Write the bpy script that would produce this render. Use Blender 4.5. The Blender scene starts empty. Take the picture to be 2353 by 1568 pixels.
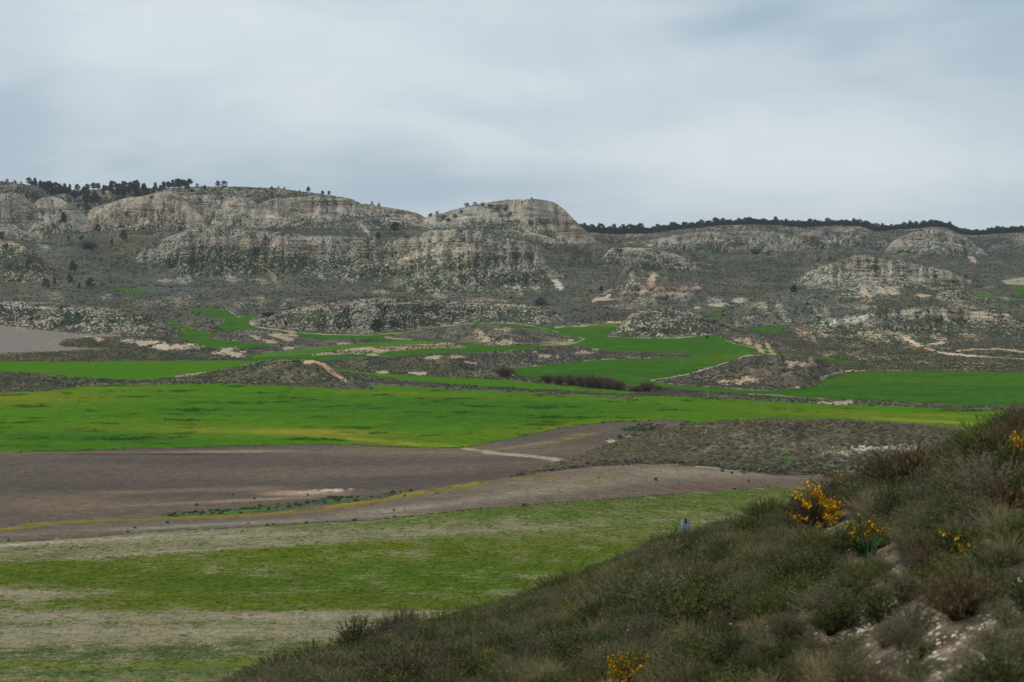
import bpy, math, random
import numpy as np
from mathutils import Vector, Euler
R = math.radians
C = bpy.context.scene.collection
SC = bpy.context.scene
random.seed(7)
RNG = np.random.RandomState(11)

# ------------------------------------------------------------------ camera
F = 3268.0; CU = 1176.5; CV = 784.0; HV = 600.0      # focal length, centre and level line of the photo (2353 px wide copy)
PITCH = math.atan((CV - HV) / F)
ZC = 50.0                                             # eye height above the valley datum
cam = bpy.data.cameras.new('camera'); camo = bpy.data.objects.new('camera', cam); C.objects.link(camo)
camo.location = (0, 0, ZC); camo.rotation_euler = (R(90) - PITCH, 0, 0)
cam.sensor_width = 36.0; cam.lens = F / 2353.0 * 36.0
cam.clip_start = 0.2; cam.clip_end = 60000
cam.dof.use_dof = True; cam.dof.focus_distance = 260.0; cam.dof.aperture_fstop = 3.6
SC.camera = camo
SC.view_settings.view_transform = 'Standard'; SC.view_settings.look = 'None'
SC.view_settings.exposure = 0.0; SC.view_settings.gamma = 1.0
SC.render.resolution_x = 1024; SC.render.resolution_y = 682
SC.cycles.max_bounces = 5; SC.cycles.diffuse_bounces = 2; SC.cycles.glossy_bounces = 1
SC.cycles.transparent_max_bounces = 4; SC.cycles.volume_bounces = 0

# ------------------------------------------------------------------ sky and sun
SUN_EL, SUN_AZ = R(44), R(-78)        # azimuth clockwise from +Y (view direction)
w = bpy.data.worlds.new('World'); SC.world = w; w.use_nodes = True
nt = w.node_tree; nt.nodes.clear()
def N(tree, t, **k):
    n = tree.nodes.new(t)
    for a, b in k.items():
        if a == 'inp':
            for i, v in b.items(): n.inputs[i].default_value = v
        else: setattr(n, a, b)
    return n
def LK(tree, a, b): tree.links.new(a, b)
out = N(nt, 'ShaderNodeOutputWorld'); bg = N(nt, 'ShaderNodeBackground', inp={'Strength': 0.1})
sky = N(nt, 'ShaderNodeTexSky', sky_type='NISHITA', sun_disc=False)
sky.sun_elevation = SUN_EL; sky.sun_rotation = SUN_AZ; sky.air_density = 1.2; sky.dust_density = 1.0
tc = N(nt, 'ShaderNodeTexCoord')
sep = N(nt, 'ShaderNodeSeparateXYZ'); LK(nt, tc.outputs['Generated'], sep.inputs[0])
def M(tree, op, a, b=None, c=None, clamp=False):
    n = tree.nodes.new('ShaderNodeMath'); n.operation = op; n.use_clamp = clamp
    for i, v in enumerate((a, b, c)):
        if v is None: continue
        if isinstance(v, (int, float)): n.inputs[i].default_value = v
        else: tree.links.new(v, n.inputs[i])
    return n.outputs[0]
zz = M(nt, 'MAXIMUM', sep.outputs[2], 0.0)
den = M(nt, 'ADD', zz, 0.16)
comb = N(nt, 'ShaderNodeCombineXYZ')
LK(nt, M(nt, 'DIVIDE', sep.outputs[0], den), comb.inputs[0]); LK(nt, M(nt, 'DIVIDE', sep.outputs[1], den), comb.inputs[1])
def noise(tree, vec, scale, detail=4, rough=.5, dist=0.0, loc=(0,0,0), sc=(1,1,1), rot=(0,0,0)):
    m = N(tree, 'ShaderNodeMapping'); m.inputs['Location'].default_value = loc; m.inputs['Scale'].default_value = sc
    m.inputs['Rotation'].default_value = rot
    n = N(tree, 'ShaderNodeTexNoise'); n.inputs['Scale'].default_value = scale; n.inputs['Detail'].default_value = detail
    n.inputs['Roughness'].default_value = rough; n.inputs['Distortion'].default_value = dist
    tree.links.new(vec, m.inputs[0]); tree.links.new(m.outputs[0], n.inputs['Vector']); return n.outputs['Fac']
az = M(nt, 'ARCTAN2', sep.outputs[0], sep.outputs[1])
el = M(nt, 'ARCSINE', sep.outputs[2])
c1 = noise(nt, comb.outputs[0], 0.75, 4, .45, .5, loc=(3.1, 1.7, 0), rot=(0, 0, R(12)), sc=(.8, 1.0, 1))
c2 = noise(nt, comb.outputs[0], 2.2, 5, .5, .4, loc=(8.3, 2.2, 0), rot=(0, 0, R(-8)), sc=(.8, 1.0, 1))
# broad bright and dark banks of cloud at given azimuth / elevation (radians), all real directions of the sky
def bank(a0, e0, wa, we, tilt=0.0):
    da = M(nt, 'SUBTRACT', az, a0); de = M(nt, 'SUBTRACT', M(nt, 'SUBTRACT', el, e0), M(nt, 'MULTIPLY', da, tilt))
    q = M(nt, 'ADD', M(nt, 'POWER', M(nt, 'DIVIDE', da, wa), 2.0), M(nt, 'POWER', M(nt, 'DIVIDE', de, we), 2.0))
    return M(nt, 'POWER', 2.718, M(nt, 'MULTIPLY', q, -1.0))
def ae(u, v): return math.atan((u - CU) / F), math.atan((HV - v) / F)
cae = N(nt, 'ShaderNodeCombineXYZ'); LK(nt, az, cae.inputs[0]); LK(nt, el, cae.inputs[1])
c3 = noise(nt, cae.outputs[0], 9.0, 6, .52, .6, loc=(2.2, 4.4, 0), rot=(0, 0, R(9)), sc=(1.0, 2.3, 1))
tot = M(nt, 'ADD', M(nt, 'MULTIPLY', M(nt, 'SUBTRACT', c1, .5), .40), M(nt, 'MULTIPLY', M(nt, 'SUBTRACT', c2, .5), .22))
tot = M(nt, 'ADD', tot, M(nt, 'MULTIPLY', M(nt, 'SUBTRACT', c3, .5), .40))
for (u, v, wu, wv, k, tl) in [(600, 130, 500, 150, .10, 0), (1330, 190, 260, 60, .10, .1), (1850, 355, 420, 80, .24, -.04), (1650, 320, 130, 30, .08, .1), (1400, 60, 300, 60, .05, 0),
                              (1720, 55, 170, 40, -.24, .12), (1900, 110, 200, 60, -.06, .1), (2330, 90, 170, 120, -.18, .2), (2200, 10, 160, 30, -.09, 0), (2350, 330, 160, 200, -.10, 0),
                              (20, 180, 150, 280, -.16, 0), (100, 400, 500, 70, -.18, 0), (1150, 440, 350, 60, -.13, 0), (700, 400, 350, 80, -.06, 0), (1500, 560, 1500, 60, -.05, 0)]:
    a0, e0 = ae(u, v)
    tot = M(nt, 'ADD', tot, M(nt, 'MULTIPLY', bank(a0, e0, wu / F, wv / F, tl), k))
# an overcast dome is brighter towards the zenith
zen = M(nt, 'MULTIPLY', M(nt, 'POWER', zz, 1.2), 0.22)
lum = M(nt, 'ADD', M(nt, 'ADD', tot, .645), 0)
ramp = N(nt, 'ShaderNodeValToRGB'); cr = ramp.color_ramp
cr.elements[0].position = 0.0; cr.elements[0].color = (.25, .36, .47, 1)
cr.elements[1].position = 1.0; cr.elements[1].color = (.78, .84, .88, 1)
for p_, c_ in ((.30, (.385, .495, .60, 1)), (.45, (.455, .565, .655, 1)), (.58, (.565, .655, .725, 1)), (.75, (.68, .755, .81, 1))):
    e_ = cr.elements.new(p_); e_.color = c_
LK(nt, lum, ramp.inputs[0])
def VM(tree, op, a, b):
    n = tree.nodes.new('ShaderNodeVectorMath'); n.operation = op
    for i, v in enumerate((a, b)):
        if isinstance(v, tuple): n.inputs[i].default_value = v
        else: tree.links.new(v, n.inputs['Scale'] if (op == 'SCALE' and i == 1) else n.inputs[i])
    return n.outputs[0]
clouds = VM(nt, 'SCALE', ramp.outputs[0], M(nt, 'MULTIPLY', M(nt, 'ADD', zen, 1.0), 9.6))
mx = N(nt, 'ShaderNodeMix', data_type='RGBA'); mx.inputs['Factor'].default_value = 0.93
LK(nt, sky.outputs[0], mx.inputs['A']); LK(nt, clouds, mx.inputs['B'])
LK(nt, mx.outputs['Result'], bg.inputs[0]); LK(nt, bg.outputs[0], out.inputs[0])

sl = bpy.data.lights.new('sun', 'SUN'); sl.energy = 1.9; sl.angle = R(9); sl.color = (1.0, .95, .87)
so = bpy.data.objects.new('sun', sl); C.objects.link(so)
sd = Vector((math.sin(SUN_AZ) * math.cos(SUN_EL), math.cos(SUN_AZ) * math.cos(SUN_EL), math.sin(SUN_EL)))
so.rotation_euler = sd.to_track_quat('Z', 'Y').to_euler(); so.location = sd * 100 + Vector((0, 0, 100))

# ------------------------------------------------------------------ helpers
def tag(o, label=None, cat=None, group=None, kind=None):
    if label: o['label'] = label
    if cat: o['category'] = cat
    if group: o['group'] = group
    if kind: o['kind'] = kind
    return o
def conv(u, v):
    "photo pixel -> (ua, va): azimuth and elevation of the ray, exact for the pitched camera"
    u = np.asarray(u, float); v = np.asarray(v, float)
    cp, sp = math.cos(PITCH), math.sin(PITCH)
    d = cp + (CV - v) / F * sp
    return CU + (u - CU) / d, HV - F * ((-sp + (CV - v) / F * cp) / d)
_perm = np.random.RandomState(3).permutation(256).astype(np.int32); _perm = np.concatenate([_perm, _perm])
_ang = np.random.RandomState(4).rand(256) * 2 * np.pi
_gx = np.cos(_ang).astype(np.float32); _gy = np.sin(_ang).astype(np.float32)
def perlin(x, y, seed=0):
    x = np.asarray(x, np.float32) + np.float32(seed * 17.37); y = np.asarray(y, np.float32) + np.float32(seed * 9.73)
    x, y = np.broadcast_arrays(x, y)
    xi = np.floor(x); yi = np.floor(y); fx = x - xi; fy = y - yi
    xi = xi.astype(np.int32) & 255; yi = yi.astype(np.int32) & 255
    u = fx * fx * fx * (fx * (fx * 6 - 15) + 10); v = fy * fy * fy * (fy * (fy * 6 - 15) + 10)
    def g(ix, iy, dx, dy):
        h = _perm[_perm[ix & 255] + (iy & 255)]
        return _gx[h] * dx + _gy[h] * dy
    a = g(xi, yi, fx, fy); b = g(xi + 1, yi, fx - 1, fy); c = g(xi, yi + 1, fx, fy - 1); d = g(xi + 1, yi + 1, fx - 1, fy - 1)
    return 1.5 * ((a + u * (b - a)) * (1 - v) + (c + u * (d - c)) * v)
def fbm(x, y, s, octv=4, seed=0, gain=.5):
    r = 0; a = 1.0; f = 1.0 / s
    for i in range(octv):
        r = r + a * perlin(x * f, y * f, seed + i * 3); a *= gain; f *= 2.03
    return r
def sstep(a, b, x):
    t = np.clip((x - a) / (b - a), 0, 1); return t * t * (3 - 2 * t)
def gsm(a, k):
    if k < 1: return a
    w_ = np.exp(-.5 * (np.arange(-3 * k, 3 * k + 1) / k) ** 2); w_ /= w_.sum()
    return np.convolve(np.pad(a, 3 * k, mode='edge'), w_, mode='valid')
# ------------------------------------------------------------------ terrain: a height field round the viewpoint
core = np.arange(-160, 2520, 2.5)
lft = [-160.]; st = 3.
while lft[-1] > -14000: lft.append(lft[-1] - st); st *= 1.045
rgt = [core[-1]]; st = 3.
while rgt[-1] < 16000: rgt.append(rgt[-1] + st); st *= 1.045
UAc = np.array(lft[::-1][:-1] + list(core) + rgt[1:])
rows = [1.2]
while rows[-1] < 6500:
    D = rows[-1]
    if D < 110: s = .018 * D
    elif D < 240: s = np.interp(D, [110, 240], [.5, .55])
    elif D < 700: s = np.interp(D, [240, 700], [.55, .9])
    elif D < 1350: s = 1.15
    elif D < 1950: s = 1.7
    else: s = 2 + (D - 1950) * .05
    rows.append(D + s)
Dr = np.array(rows)
NC, NR = len(UAc), len(Dr)
UA = UAc[None, :]; D2 = Dr[:, None]
X = ((UA - CU) / F * D2).astype(np.float32); Y = np.broadcast_to(D2, X.shape).astype(np.float32)
kL = np.array([(0, -46), (130, -46), (342, -45), (562, -43), (700, -41), (800, -37.5), (900, -31), (1000, -24.5), (1100, -17), (1200, -6), (1350, 28.5), (1500, 34), (1800, 38), (2600, 45), (7000, 60)], float)
kR = np.array([(0, -46), (130, -46), (342, -45), (562, -43), (700, -41), (800, -37.5), (900, -31), (1000, -24.5), (1100, -18), (1200, -13), (1350, -6), (1500, 2), (1700, 10), (1900, 20), (2600, 40), (7000, 60)], float)
def bz(D, ua):
    s = sstep(1050, 1420, ua)
    return np.interp(D, kL[:, 0], kL[:, 1]) * (1 - s) + np.interp(D, kR[:, 0], kR[:, 1]) * s
def binv(va, ua):
    r = []
    for k in (kL, kR):
        d = np.linspace(110, 1300, 600); v_ = HV - F * np.interp(d, k[:, 0], k[:, 1]) / d
        r.append(np.interp(-va, -v_, d))
    s = sstep(1050, 1420, ua); return r[0] * (1 - s) + r[1] * s
ZB = (np.interp(Dr, kL[:, 0], kL[:, 1])[:, None] * (1 - sstep(1050, 1420, UA)) + np.interp(Dr, kR[:, 0], kR[:, 1])[:, None] * sstep(1050, 1420, UA)).astype(np.float32)
ZB += (sstep(150, 500, D2) * (fbm(X, Y, 170, 2, 5) * 1.0)).astype(np.float32)
n40 = fbm(X, Y, 42, 3, 1); n12 = fbm(X, Y, 11, 3, 2); n4 = fbm(X, Y, 3.2, 2, 8)
n3a = perlin(X / 5, Y / 5, 31); n3b = perlin(X / 1.6, Y / 1.6, 33)
ZB += (sstep(840, 980, D2) * (n40 * 1.8 + fbm(X, Y, 95, 2, 15) * 2.2) * (1 - .5 * sstep(1150, 1300, D2))).astype(np.float32)
Z = ZB + n12 * (.12 * sstep(110, 200, D2) + .30 * sstep(800, 950, D2)) + n4 * .08 * sstep(800, 950, D2)
HID = np.zeros(Z.shape, np.int16); T = np.full(Z.shape, 2.0, np.float32); HN = np.zeros(Z.shape, np.float32); GUL = np.zeros(Z.shape, np.float32)
HILLS = [None]
def smax(a, b, k):
    h = np.clip(.5 + .5 * (b - a) / k, 0, 1); return a * (1 - h) + b * h + k * h * (1 - h)
PR = {'dome': ([0, .1, .25, .5, .75, .9, 1], [0, .03, .13, .42, .75, .93, 1]),
      'mesa': ([0, .06, .14, .28, .45, .65, .83, 1], [0, .03, .13, .40, .60, .78, .91, 1]),
      'cliff': ([0, .04, .14, .24, .42, .62, .82, 1], [0, .06, .38, .50, .65, .79, .91, 1]),
      'ridge': ([0, .15, .4, .7, 1], [0, .17, .46, .77, 1]),
      'soft': ([0, .15, .4, .6, .85, 1], [0, .04, .28, .58, .92, 1])}
def hill(c, f=None, Df=None, Dc=None, w=60, wb=40, bd=1.1, p='dome', gl=28, gd=.30, k=1.2, sm=3, rough=1.0, name='', isl=False, **paint):
    global Z
    cu_, cv_ = conv([q[0] for q in c], [q[1] for q in c])
    j = np.where((UAc > cu_[0] - 260) & (UAc < cu_[-1] + 260))[0]
    ua = UAc[j]
    vc = gsm(np.interp(ua, cu_, cv_), sm)
    if f is not None:
        fu_, fv_ = conv([q[0] for q in f], [q[1] for q in f])
        df = binv(gsm(np.interp(ua, fu_, fv_), 4), ua)
    else: df = np.full(ua.shape, float(Df))
    dc = (np.full(ua.shape, float(Dc)) if Dc else df + w)
    dc = np.maximum(dc, df + 18)
    zf = bz(df, ua)
    wob = (perlin(ua / 60., 0 * ua, len(HILLS) * 3 + 1) * .16 + perlin(ua / 17., 0 * ua, len(HILLS) * 5 + 2) * .06) if gd > 0 else 0 * ua
    dc = dc + wob * (dc - df)
    zc = (HV - vc) / F * dc
    ou = np.maximum(np.maximum(cu_[0] - ua, ua - cu_[-1]), 0)
    zc = zc - ou * dc / F * .7
    H = np.maximum(zc - zf, .05)
    Dj = D2
    t = (dc - Dj) / (dc - df)
    front = zf + (zc - zf) * (1 - np.interp(np.clip(t, 0, 1), *PR[p])) - np.maximum(df - Dj, 0) * .35
    s = np.clip((Dj - dc) / wb, 0, 1.0)
    back = zc - H * bd * (s * s * (3 - 2 * s)) - np.maximum(Dj - dc - wb, 0) * (.15 if bd > .2 else .0)
    zh = np.where(t > 0, front, back)
    Xj = X[:, j]
    tt = np.clip(t, 0, 1); amp = np.clip(4 * tt * (1.15 - tt), 0, 1.0)
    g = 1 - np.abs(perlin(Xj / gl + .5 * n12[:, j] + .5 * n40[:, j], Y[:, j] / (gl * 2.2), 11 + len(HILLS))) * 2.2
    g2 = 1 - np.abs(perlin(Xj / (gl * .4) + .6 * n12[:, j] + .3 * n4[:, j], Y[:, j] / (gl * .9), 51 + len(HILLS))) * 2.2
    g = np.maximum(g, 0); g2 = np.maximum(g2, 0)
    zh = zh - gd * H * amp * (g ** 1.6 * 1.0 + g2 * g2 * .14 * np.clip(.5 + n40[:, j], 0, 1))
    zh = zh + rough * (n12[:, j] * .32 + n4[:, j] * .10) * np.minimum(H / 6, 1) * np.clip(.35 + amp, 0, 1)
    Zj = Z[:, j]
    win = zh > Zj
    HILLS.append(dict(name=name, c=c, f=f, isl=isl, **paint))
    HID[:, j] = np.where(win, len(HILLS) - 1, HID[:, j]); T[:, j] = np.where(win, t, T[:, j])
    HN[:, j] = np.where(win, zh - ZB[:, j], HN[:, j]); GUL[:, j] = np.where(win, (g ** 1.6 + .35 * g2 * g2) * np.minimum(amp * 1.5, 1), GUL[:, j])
    Z[:, j] = smax(Zj, zh, k)

ROCK = (.425, .372, .292); ROCK2 = (.375, .33, .258); CLAY = (.45, .335, .215); ROCKG = (.365, .335, .285); VS = (.064, .072, .054); PALE = (.50, .42, .31); DIRT = (.19, .165, .128); DIRT2 = (.18, .162, .122)
VD = (.050, .058, .040); VG = (.048, .062, .038); VO = (.075, .078, .048); VB = (.085, .078, .062)
# far hills, left to right ------------------------------------------------
hill([(-900, 425), (-300, 405), (0, 416), (55, 424), (137, 440), (250, 434), (383, 433), (465, 429), (520, 429), (643, 433), (666, 437), (734, 446), (808, 457), (840, 475), (880, 520), (910, 560)],
     Df=1430, Dc=1640, wb=400, bd=.15, p='soft', name='far hill', g=ROCK2, veg=.72, vc=VD)
hill([(822, 469), (845, 469), (871, 474), (925, 483), (966, 492), (980, 502), (996, 515), (1014, 532)], Df=1460, Dc=1580, wb=300, bd=.2, p='mesa', name='far hill', g=ROCK, veg=.6, vc=VD)
hill([(410, 450), (465, 447), (533, 449), (574, 454), (602, 478), (624, 498), (650, 532)], Df=1340, Dc=1465, wb=60, bd=.3, p='mesa', g=ROCK, veg=.45, vc=VD, gd=.38, gl=36)
hill([(560, 500), (590, 470), (625, 457), (693, 452), (734, 448), (808, 457), (824, 470), (838, 489), (857, 511), (898, 541)], Df=1350, Dc=1480, wb=50, bd=.4, p='cliff', g=ROCK, veg=.50, vc=VD, gd=.34, gl=40)
hill([(195, 515), (202, 480), (241, 470), (287, 455), (328, 451), (380, 436), (405, 442), (427, 459), (451, 485), (470, 500), (492, 524)], Df=1300, Dc=1430, wb=60, bd=.5, p='mesa', g=ROCK, veg=.42, vc=VD, gd=.38, gl=36)
hill([(75, 480), (82, 458), (118, 450), (142, 457), (175, 477), (202, 500), (219, 530), (225, 545)], Df=1290, Dc=1400, wb=60, bd=.6, p='mesa', g=ROCK, veg=.42, vc=VD)
hill([(-900, 470), (-200, 455), (0, 446), (27, 440), (49, 447), (71, 463), (93, 485), (115, 521), (128, 545)], Df=1240, Dc=1370, wb=80, bd=.6, p='cliff', g=ROCK, veg=.42, vc=VD, gd=.34)
hill([(948, 540), (975, 500), (1013, 491), (1046, 482), (1090, 472), (1125, 465), (1166, 459), (1213, 459), (1235, 458), (1271, 464), (1290, 477), (1304, 488), (1315, 501), (1331, 516), (1358, 541), (1378, 557)],
     Df=1390, Dc=1570, wb=160, bd=.5, p='cliff', sm=2, name='peak', g=ROCK, veg=.45, vc=VD, gd=.24, gl=40)
# plateau on the right, behind everything
hill([(1250, 545), (1331, 533), (1413, 538), (1495, 537), (1550, 529), (1632, 521), (1714, 516), (1792, 518), (1846, 523), (1928, 518), (1983, 521), (2010, 533), (2065, 529), (2147, 521), (2175, 523), (2202, 537), (2229, 542), (2353, 533), (2900, 530), (4500, 515)],
     Df=1720, Dc=1870, wb=900, bd=.02, p='soft', name='plateau', g=ROCK2, veg=.76, vc=VD, gd=.24, gl=40)
hill([(1420, 562), (1435, 556), (1495, 551), (1577, 535), (1640, 531), (1741, 528), (1782, 532), (1846, 545), (1870, 570)], Df=1600, Dc=1740, wb=60, bd=.3, p='mesa', g=ROCKG, veg=.60, vc=VD, gd=.42)
hill([(1790, 570), (1846, 531), (1928, 521), (1969, 524), (2010, 538), (2038, 551), (2065, 580), (2075, 600)], Df=1570, Dc=1720, wb=60, bd=.3, p='mesa', g=ROCKG, veg=.60, vc=VD, gd=.38, gl=36)
hill([(2245, 590), (2270, 571), (2311, 551), (2353, 534), (2600, 525), (3000, 540)], Df=1560, Dc=1760, wb=100, bd=.3, p='mesa', g=ROCKG, veg=.64, vc=VD)
hill([(2030, 580), (2051, 552), (2092, 535), (2147, 524), (2188, 529), (2229, 549), (2257, 570), (2298, 612)], Df=1480, Dc=1640, wb=100, bd=.5, p='mesa', g=ROCKG, veg=.56, vc=VD, gd=.34)
# scrub slopes between
hill([(1180, 600), (1235, 562), (1300, 560), (1386, 561), (1450, 562), (1520, 570), (1640, 590), (1700, 610)], Df=1120, Dc=1480, wb=120, bd=.1, p='ridge', g=DIRT2, veg=.74, vc=VS, gd=.30, gl=45, rough=3.5)
hill([(1560, 610), (1640, 592), (1741, 583), (1850, 576), (1960, 568), (2010, 575), (2100, 590), (2180, 610), (2300, 620), (2500, 625), (2900, 620)], Df=1080, Dc=1530, wb=100, bd=.1, p='ridge', g=DIRT2, veg=.74, vc=VS, gd=.30, gl=45, rough=3.5)
hill([(1360, 640), (1375, 601), (1402, 568), (1441, 568), (1495, 571), (1550, 582), (1591, 598), (1618, 620), (1646, 640)], Df=1240, Dc=1360, wb=60, p='dome', g=ROCK2, veg=.58, vc=VD)
for c_, dc_ in (([(1235, 625), (1262, 600), (1300, 590), (1345, 602), (1385, 640)], 1400), ([(1590, 668), (1640, 646), (1710, 634), (1780, 640), (1830, 664)], 1290), ([(2040, 655), (2110, 634), (2190, 630), (2260, 645), (2300, 664)], 1320), ([(1880, 600), (1800, 612), (1740, 606), (1680, 612), (1640, 628)][::-1], 1420), ([(2240, 612), (2300, 600), (2380, 598), (2500, 606)], 1440), ([(120, 612), (170, 590), (230, 584), (270, 600), (300, 625)], 1290), ([(430, 668), (520, 656), (620, 655), (720, 662), (800, 672)], 1090), ([(40, 676), (120, 664), (200, 666), (260, 678)], 1050), ([(830, 700), (880, 688), (960, 690), (1020, 700)], 980)):
    hill(c_, Df=dc_ - 95, Dc=dc_, wb=70, bd=.7, p='soft', g=DIRT2, veg=.72, vc=VS, gd=.3, gl=24, rough=1.5)
# the two lobed front mesa
hill([(205, 652), (230, 640), (300, 600), (342, 562), (410, 535), (443, 521), (479, 518), (533, 524), (602, 531), (652, 534), (707, 540), (816, 544), (871, 546), (953, 538), (994, 529), (1048, 526), (1103, 530), (1144, 544), (1194, 552), (1225, 566), (1243, 585), (1276, 620), (1317, 653), (1345, 669)],
     f=[(205, 652), (700, 650), (900, 668), (980, 676), (1317, 676), (1345, 672)], Dc=1225, wb=90, bd=.25, p='mesa', name='front mesa', g=ROCK, veg=.69, vc=VG, gd=.30, gl=60)
hill([(840, 655), (870, 640), (905, 605), (940, 580), (975, 566), (1010, 558), (1060, 556), (1110, 560), (1150, 556), (1194, 553), (1216, 554), (1232, 566), (1243, 582), (1254, 603), (1276, 620), (1317, 653), (1350, 674)],
     f=[(840, 660), (900, 674), (980, 683), (1317, 683), (1350, 675)], Dc=1150, wb=50, bd=.3, p='cliff', name='front mesa', g=ROCK, veg=.69, vc=VG, gd=.34)
# left foothills
hill([(-600, 560), (0, 549), (40, 556), (80, 580), (115, 610), (150, 640), (175, 655)], f=[(-600, 652), (0, 650), (175, 656)], Dc=1190, wb=60, bd=.7, p='dome', g=ROCK2, veg=.62, vc=VD)
hill([(228, 600), (250, 585), (300, 571), (360, 571), (410, 580)], f=[(228, 636), (250, 640), (410, 640)], Dc=1260, wb=60, p='dome', g=DIRT, veg=.6, vc=VD)
# right middle
hill([(1785, 669), (1833, 634), (1887, 612), (1942, 595), (1969, 585), (1997, 583), (2011, 592), (2092, 603), (2175, 619), (2229, 644), (2284, 668), (2310, 690)],
     f=[(1785, 670), (1901, 683), (1983, 693), (2079, 696), (2120, 690), (2284, 690), (2310, 692)], Dc=1130, wb=60, p='cliff', name='right hill', g=ROCK, veg=.55, vc=VG, gd=.15)
hill([(1350, 706), (1375, 685), (1410, 655), (1441, 602), (1470, 617), (1520, 633), (1580, 642), (1640, 656), (1700, 669), (1760, 682), (1790, 690)],
     f=[(1350, 708), (1413, 714), (1500, 718), (1600, 714), (1700, 706), (1790, 694)], w=190, wb=100, p='soft', name='red spur', g=DIRT, veg=.66, vc=VS, gd=.2, gl=22)
hill([(2110, 690), (2150, 676), (2183, 668), (2220, 670), (2262, 684), (2290, 692)], f=[(2110, 694), (2200, 710), (2290, 700)], w=60, wb=40, p='dome', g=ROCK2, veg=.55, vc=VD)
hill([(2230, 655), (2290, 640), (2353, 634), (2600, 630), (2900, 640)], f=[(2230, 662), (2353, 668), (2900, 672)], w=120, wb=80, p='soft', g=DIRT, veg=.66, vc=VS)
hill([(1640, 734), (1659, 730), (1710, 706), (1764, 688), (1819, 680), (1887, 680), (1942, 693), (1985, 708), (2030, 720)], f=[(1640, 738), (1687, 751), (1792, 747), (1880, 740), (2030, 730)], w=90, wb=50, p='soft', name='right foothill', g=DIRT, veg=.62, vc=VS, gd=.22, gl=20)
hill([(1770, 778), (1790, 765), (1833, 750), (1863, 741), (1901, 729), (1969, 721), (1997, 712), (2065, 705), (2147, 704), (2215, 709), (2243, 717), (2270, 707), (2311, 717), (2353, 742), (2420, 770), (2500, 790)],
     f=[(1770, 780), (1846, 794), (1950, 797), (2092, 795), (2175, 785), (2353, 785), (2500, 795)], w=105, wb=60, bd=.5, p='cliff', name='right mesa', g=ROCK2, veg=.66, vc=VG, gd=.2, gl=16)
# near hummocks: crest, foot
hill([(-700, 700), (0, 692), (55, 692), (137, 697), (246, 708), (314, 716), (355, 730), (397, 752), (418, 766)], f=[(-700, 752), (0, 749), (137, 764), (246, 769), (410, 772), (418, 770)], w=62, p='dome', isl=True, g=ROCK2, veg=.62, vc=VD)
hill([(576, 738), (625, 722), (679, 706), (734, 698), (789, 689), (857, 684), (925, 685), (1007, 689), (1090, 697), (1213, 699), (1276, 716), (1300, 735)], f=[(576, 742), (611, 751), (761, 766), (843, 768), (980, 755), (1090, 741), (1200, 745), (1300, 742)], w=62, isl=True, p='dome', name='long hummock', g=ROCK2, veg=.62, vc=VD)
hill([(1425, 745), (1454, 717), (1482, 711), (1523, 708), (1564, 710), (1605, 721), (1646, 739), (1690, 764)], f=[(1395, 773), (1482, 777), (1577, 774), (1690, 768)], w=52, isl=True, p='dome', g=ROCK2, veg=.60, vc=VD)
hill([(440, 742), (465, 730), (492, 730), (512, 742)], f=[(400, 745), (440, 756), (480, 757), (512, 744)], w=34, isl=True, p='dome', g=DIRT, veg=.66, vc=VD)
hill([(884, 774), (925, 766), (980, 757), (1062, 749), (1131, 747), (1213, 753), (1249, 760), (1304, 773), (1335, 777)], f=[(884, 775), (939, 778), (1020, 786), (1144, 796), (1249, 792), (1317, 785), (1335, 778)], w=45, isl=True, p='dome', g=DIRT, veg=.66, vc=VS)
hill([(480, 776), (492, 770), (520, 761), (574, 757), (643, 760), (688, 774), (761, 780)], f=[(480, 778), (520, 783), (574, 792), (650, 786), (761, 782)], w=36, isl=True, p='dome', g=DIRT, veg=.62, vc=VD)
hill([(560, 810), (600, 797), (652, 787), (693, 781), (789, 779), (884, 781), (920, 784)], f=[(560, 818), (620, 811), (679, 804), (789, 793), (920, 786)], w=24, isl=True, p='dome', g=DIRT, veg=.78, vc=VB)
hill([(716, 814), (770, 806), (824, 799), (925, 793), (1035, 787), (1070, 797)], f=[(716, 817), (824, 814), (925, 806), (980, 801), (1070, 800)], w=16, isl=True, p='dome', g=CLAY, veg=.55, vc=VG)
hill([(1660, 775), (1667, 768), (1710, 765), (1745, 768), (1778, 781), (1819, 798), (1828, 807)], f=[(1655, 778), (1700, 793), (1782, 807), (1828, 808)], w=36, isl=True, p='dome', g=DIRT, veg=.6, vc=VD)
hill([(118, 790), (137, 774), (191, 771), (273, 771), (330, 779), (383, 786), (420, 792), (465, 798), (500, 806), (518, 800), (533, 797), (550, 805), (571, 822)], f=[(100, 806), (250, 812), (400, 822), (571, 828)], w=32, isl=True, p='dome', sm=2, name='clay bank', g=DIRT, veg=.8, vc=VO)
hill([(-300, 812), (0, 811), (109, 807), (246, 799), (383, 808), (460, 820)], f=[(-300, 832), (0, 831), (300, 830), (460, 829)], w=22, isl=True, p='dome', g=DIRT, veg=.84, vc=VO)
hill([(1040, 812), (1090, 810), (1194, 805), (1263, 796), (1331, 796), (1372, 802), (1413, 810), (1500, 810), (1560, 811), (1598, 819)], f=[(1040, 860), (1181, 846), (1276, 837), (1386, 826), (1495, 823), (1598, 820)], w=36, isl=True, p='dome', g=DIRT, veg=.78, vc=VB)
hill([(700, 840), (760, 828), (816, 823), (898, 818), (966, 815), (1035, 818), (1062, 833), (1103, 847), (1158, 863), (1212, 877)], f=[(700, 846), (780, 851), (843, 857), (953, 864), (1090, 870), (1212, 878)], w=42, isl=True, p='dome', name='scrub mound', g=DIRT, veg=.80, vc=VO)
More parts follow.
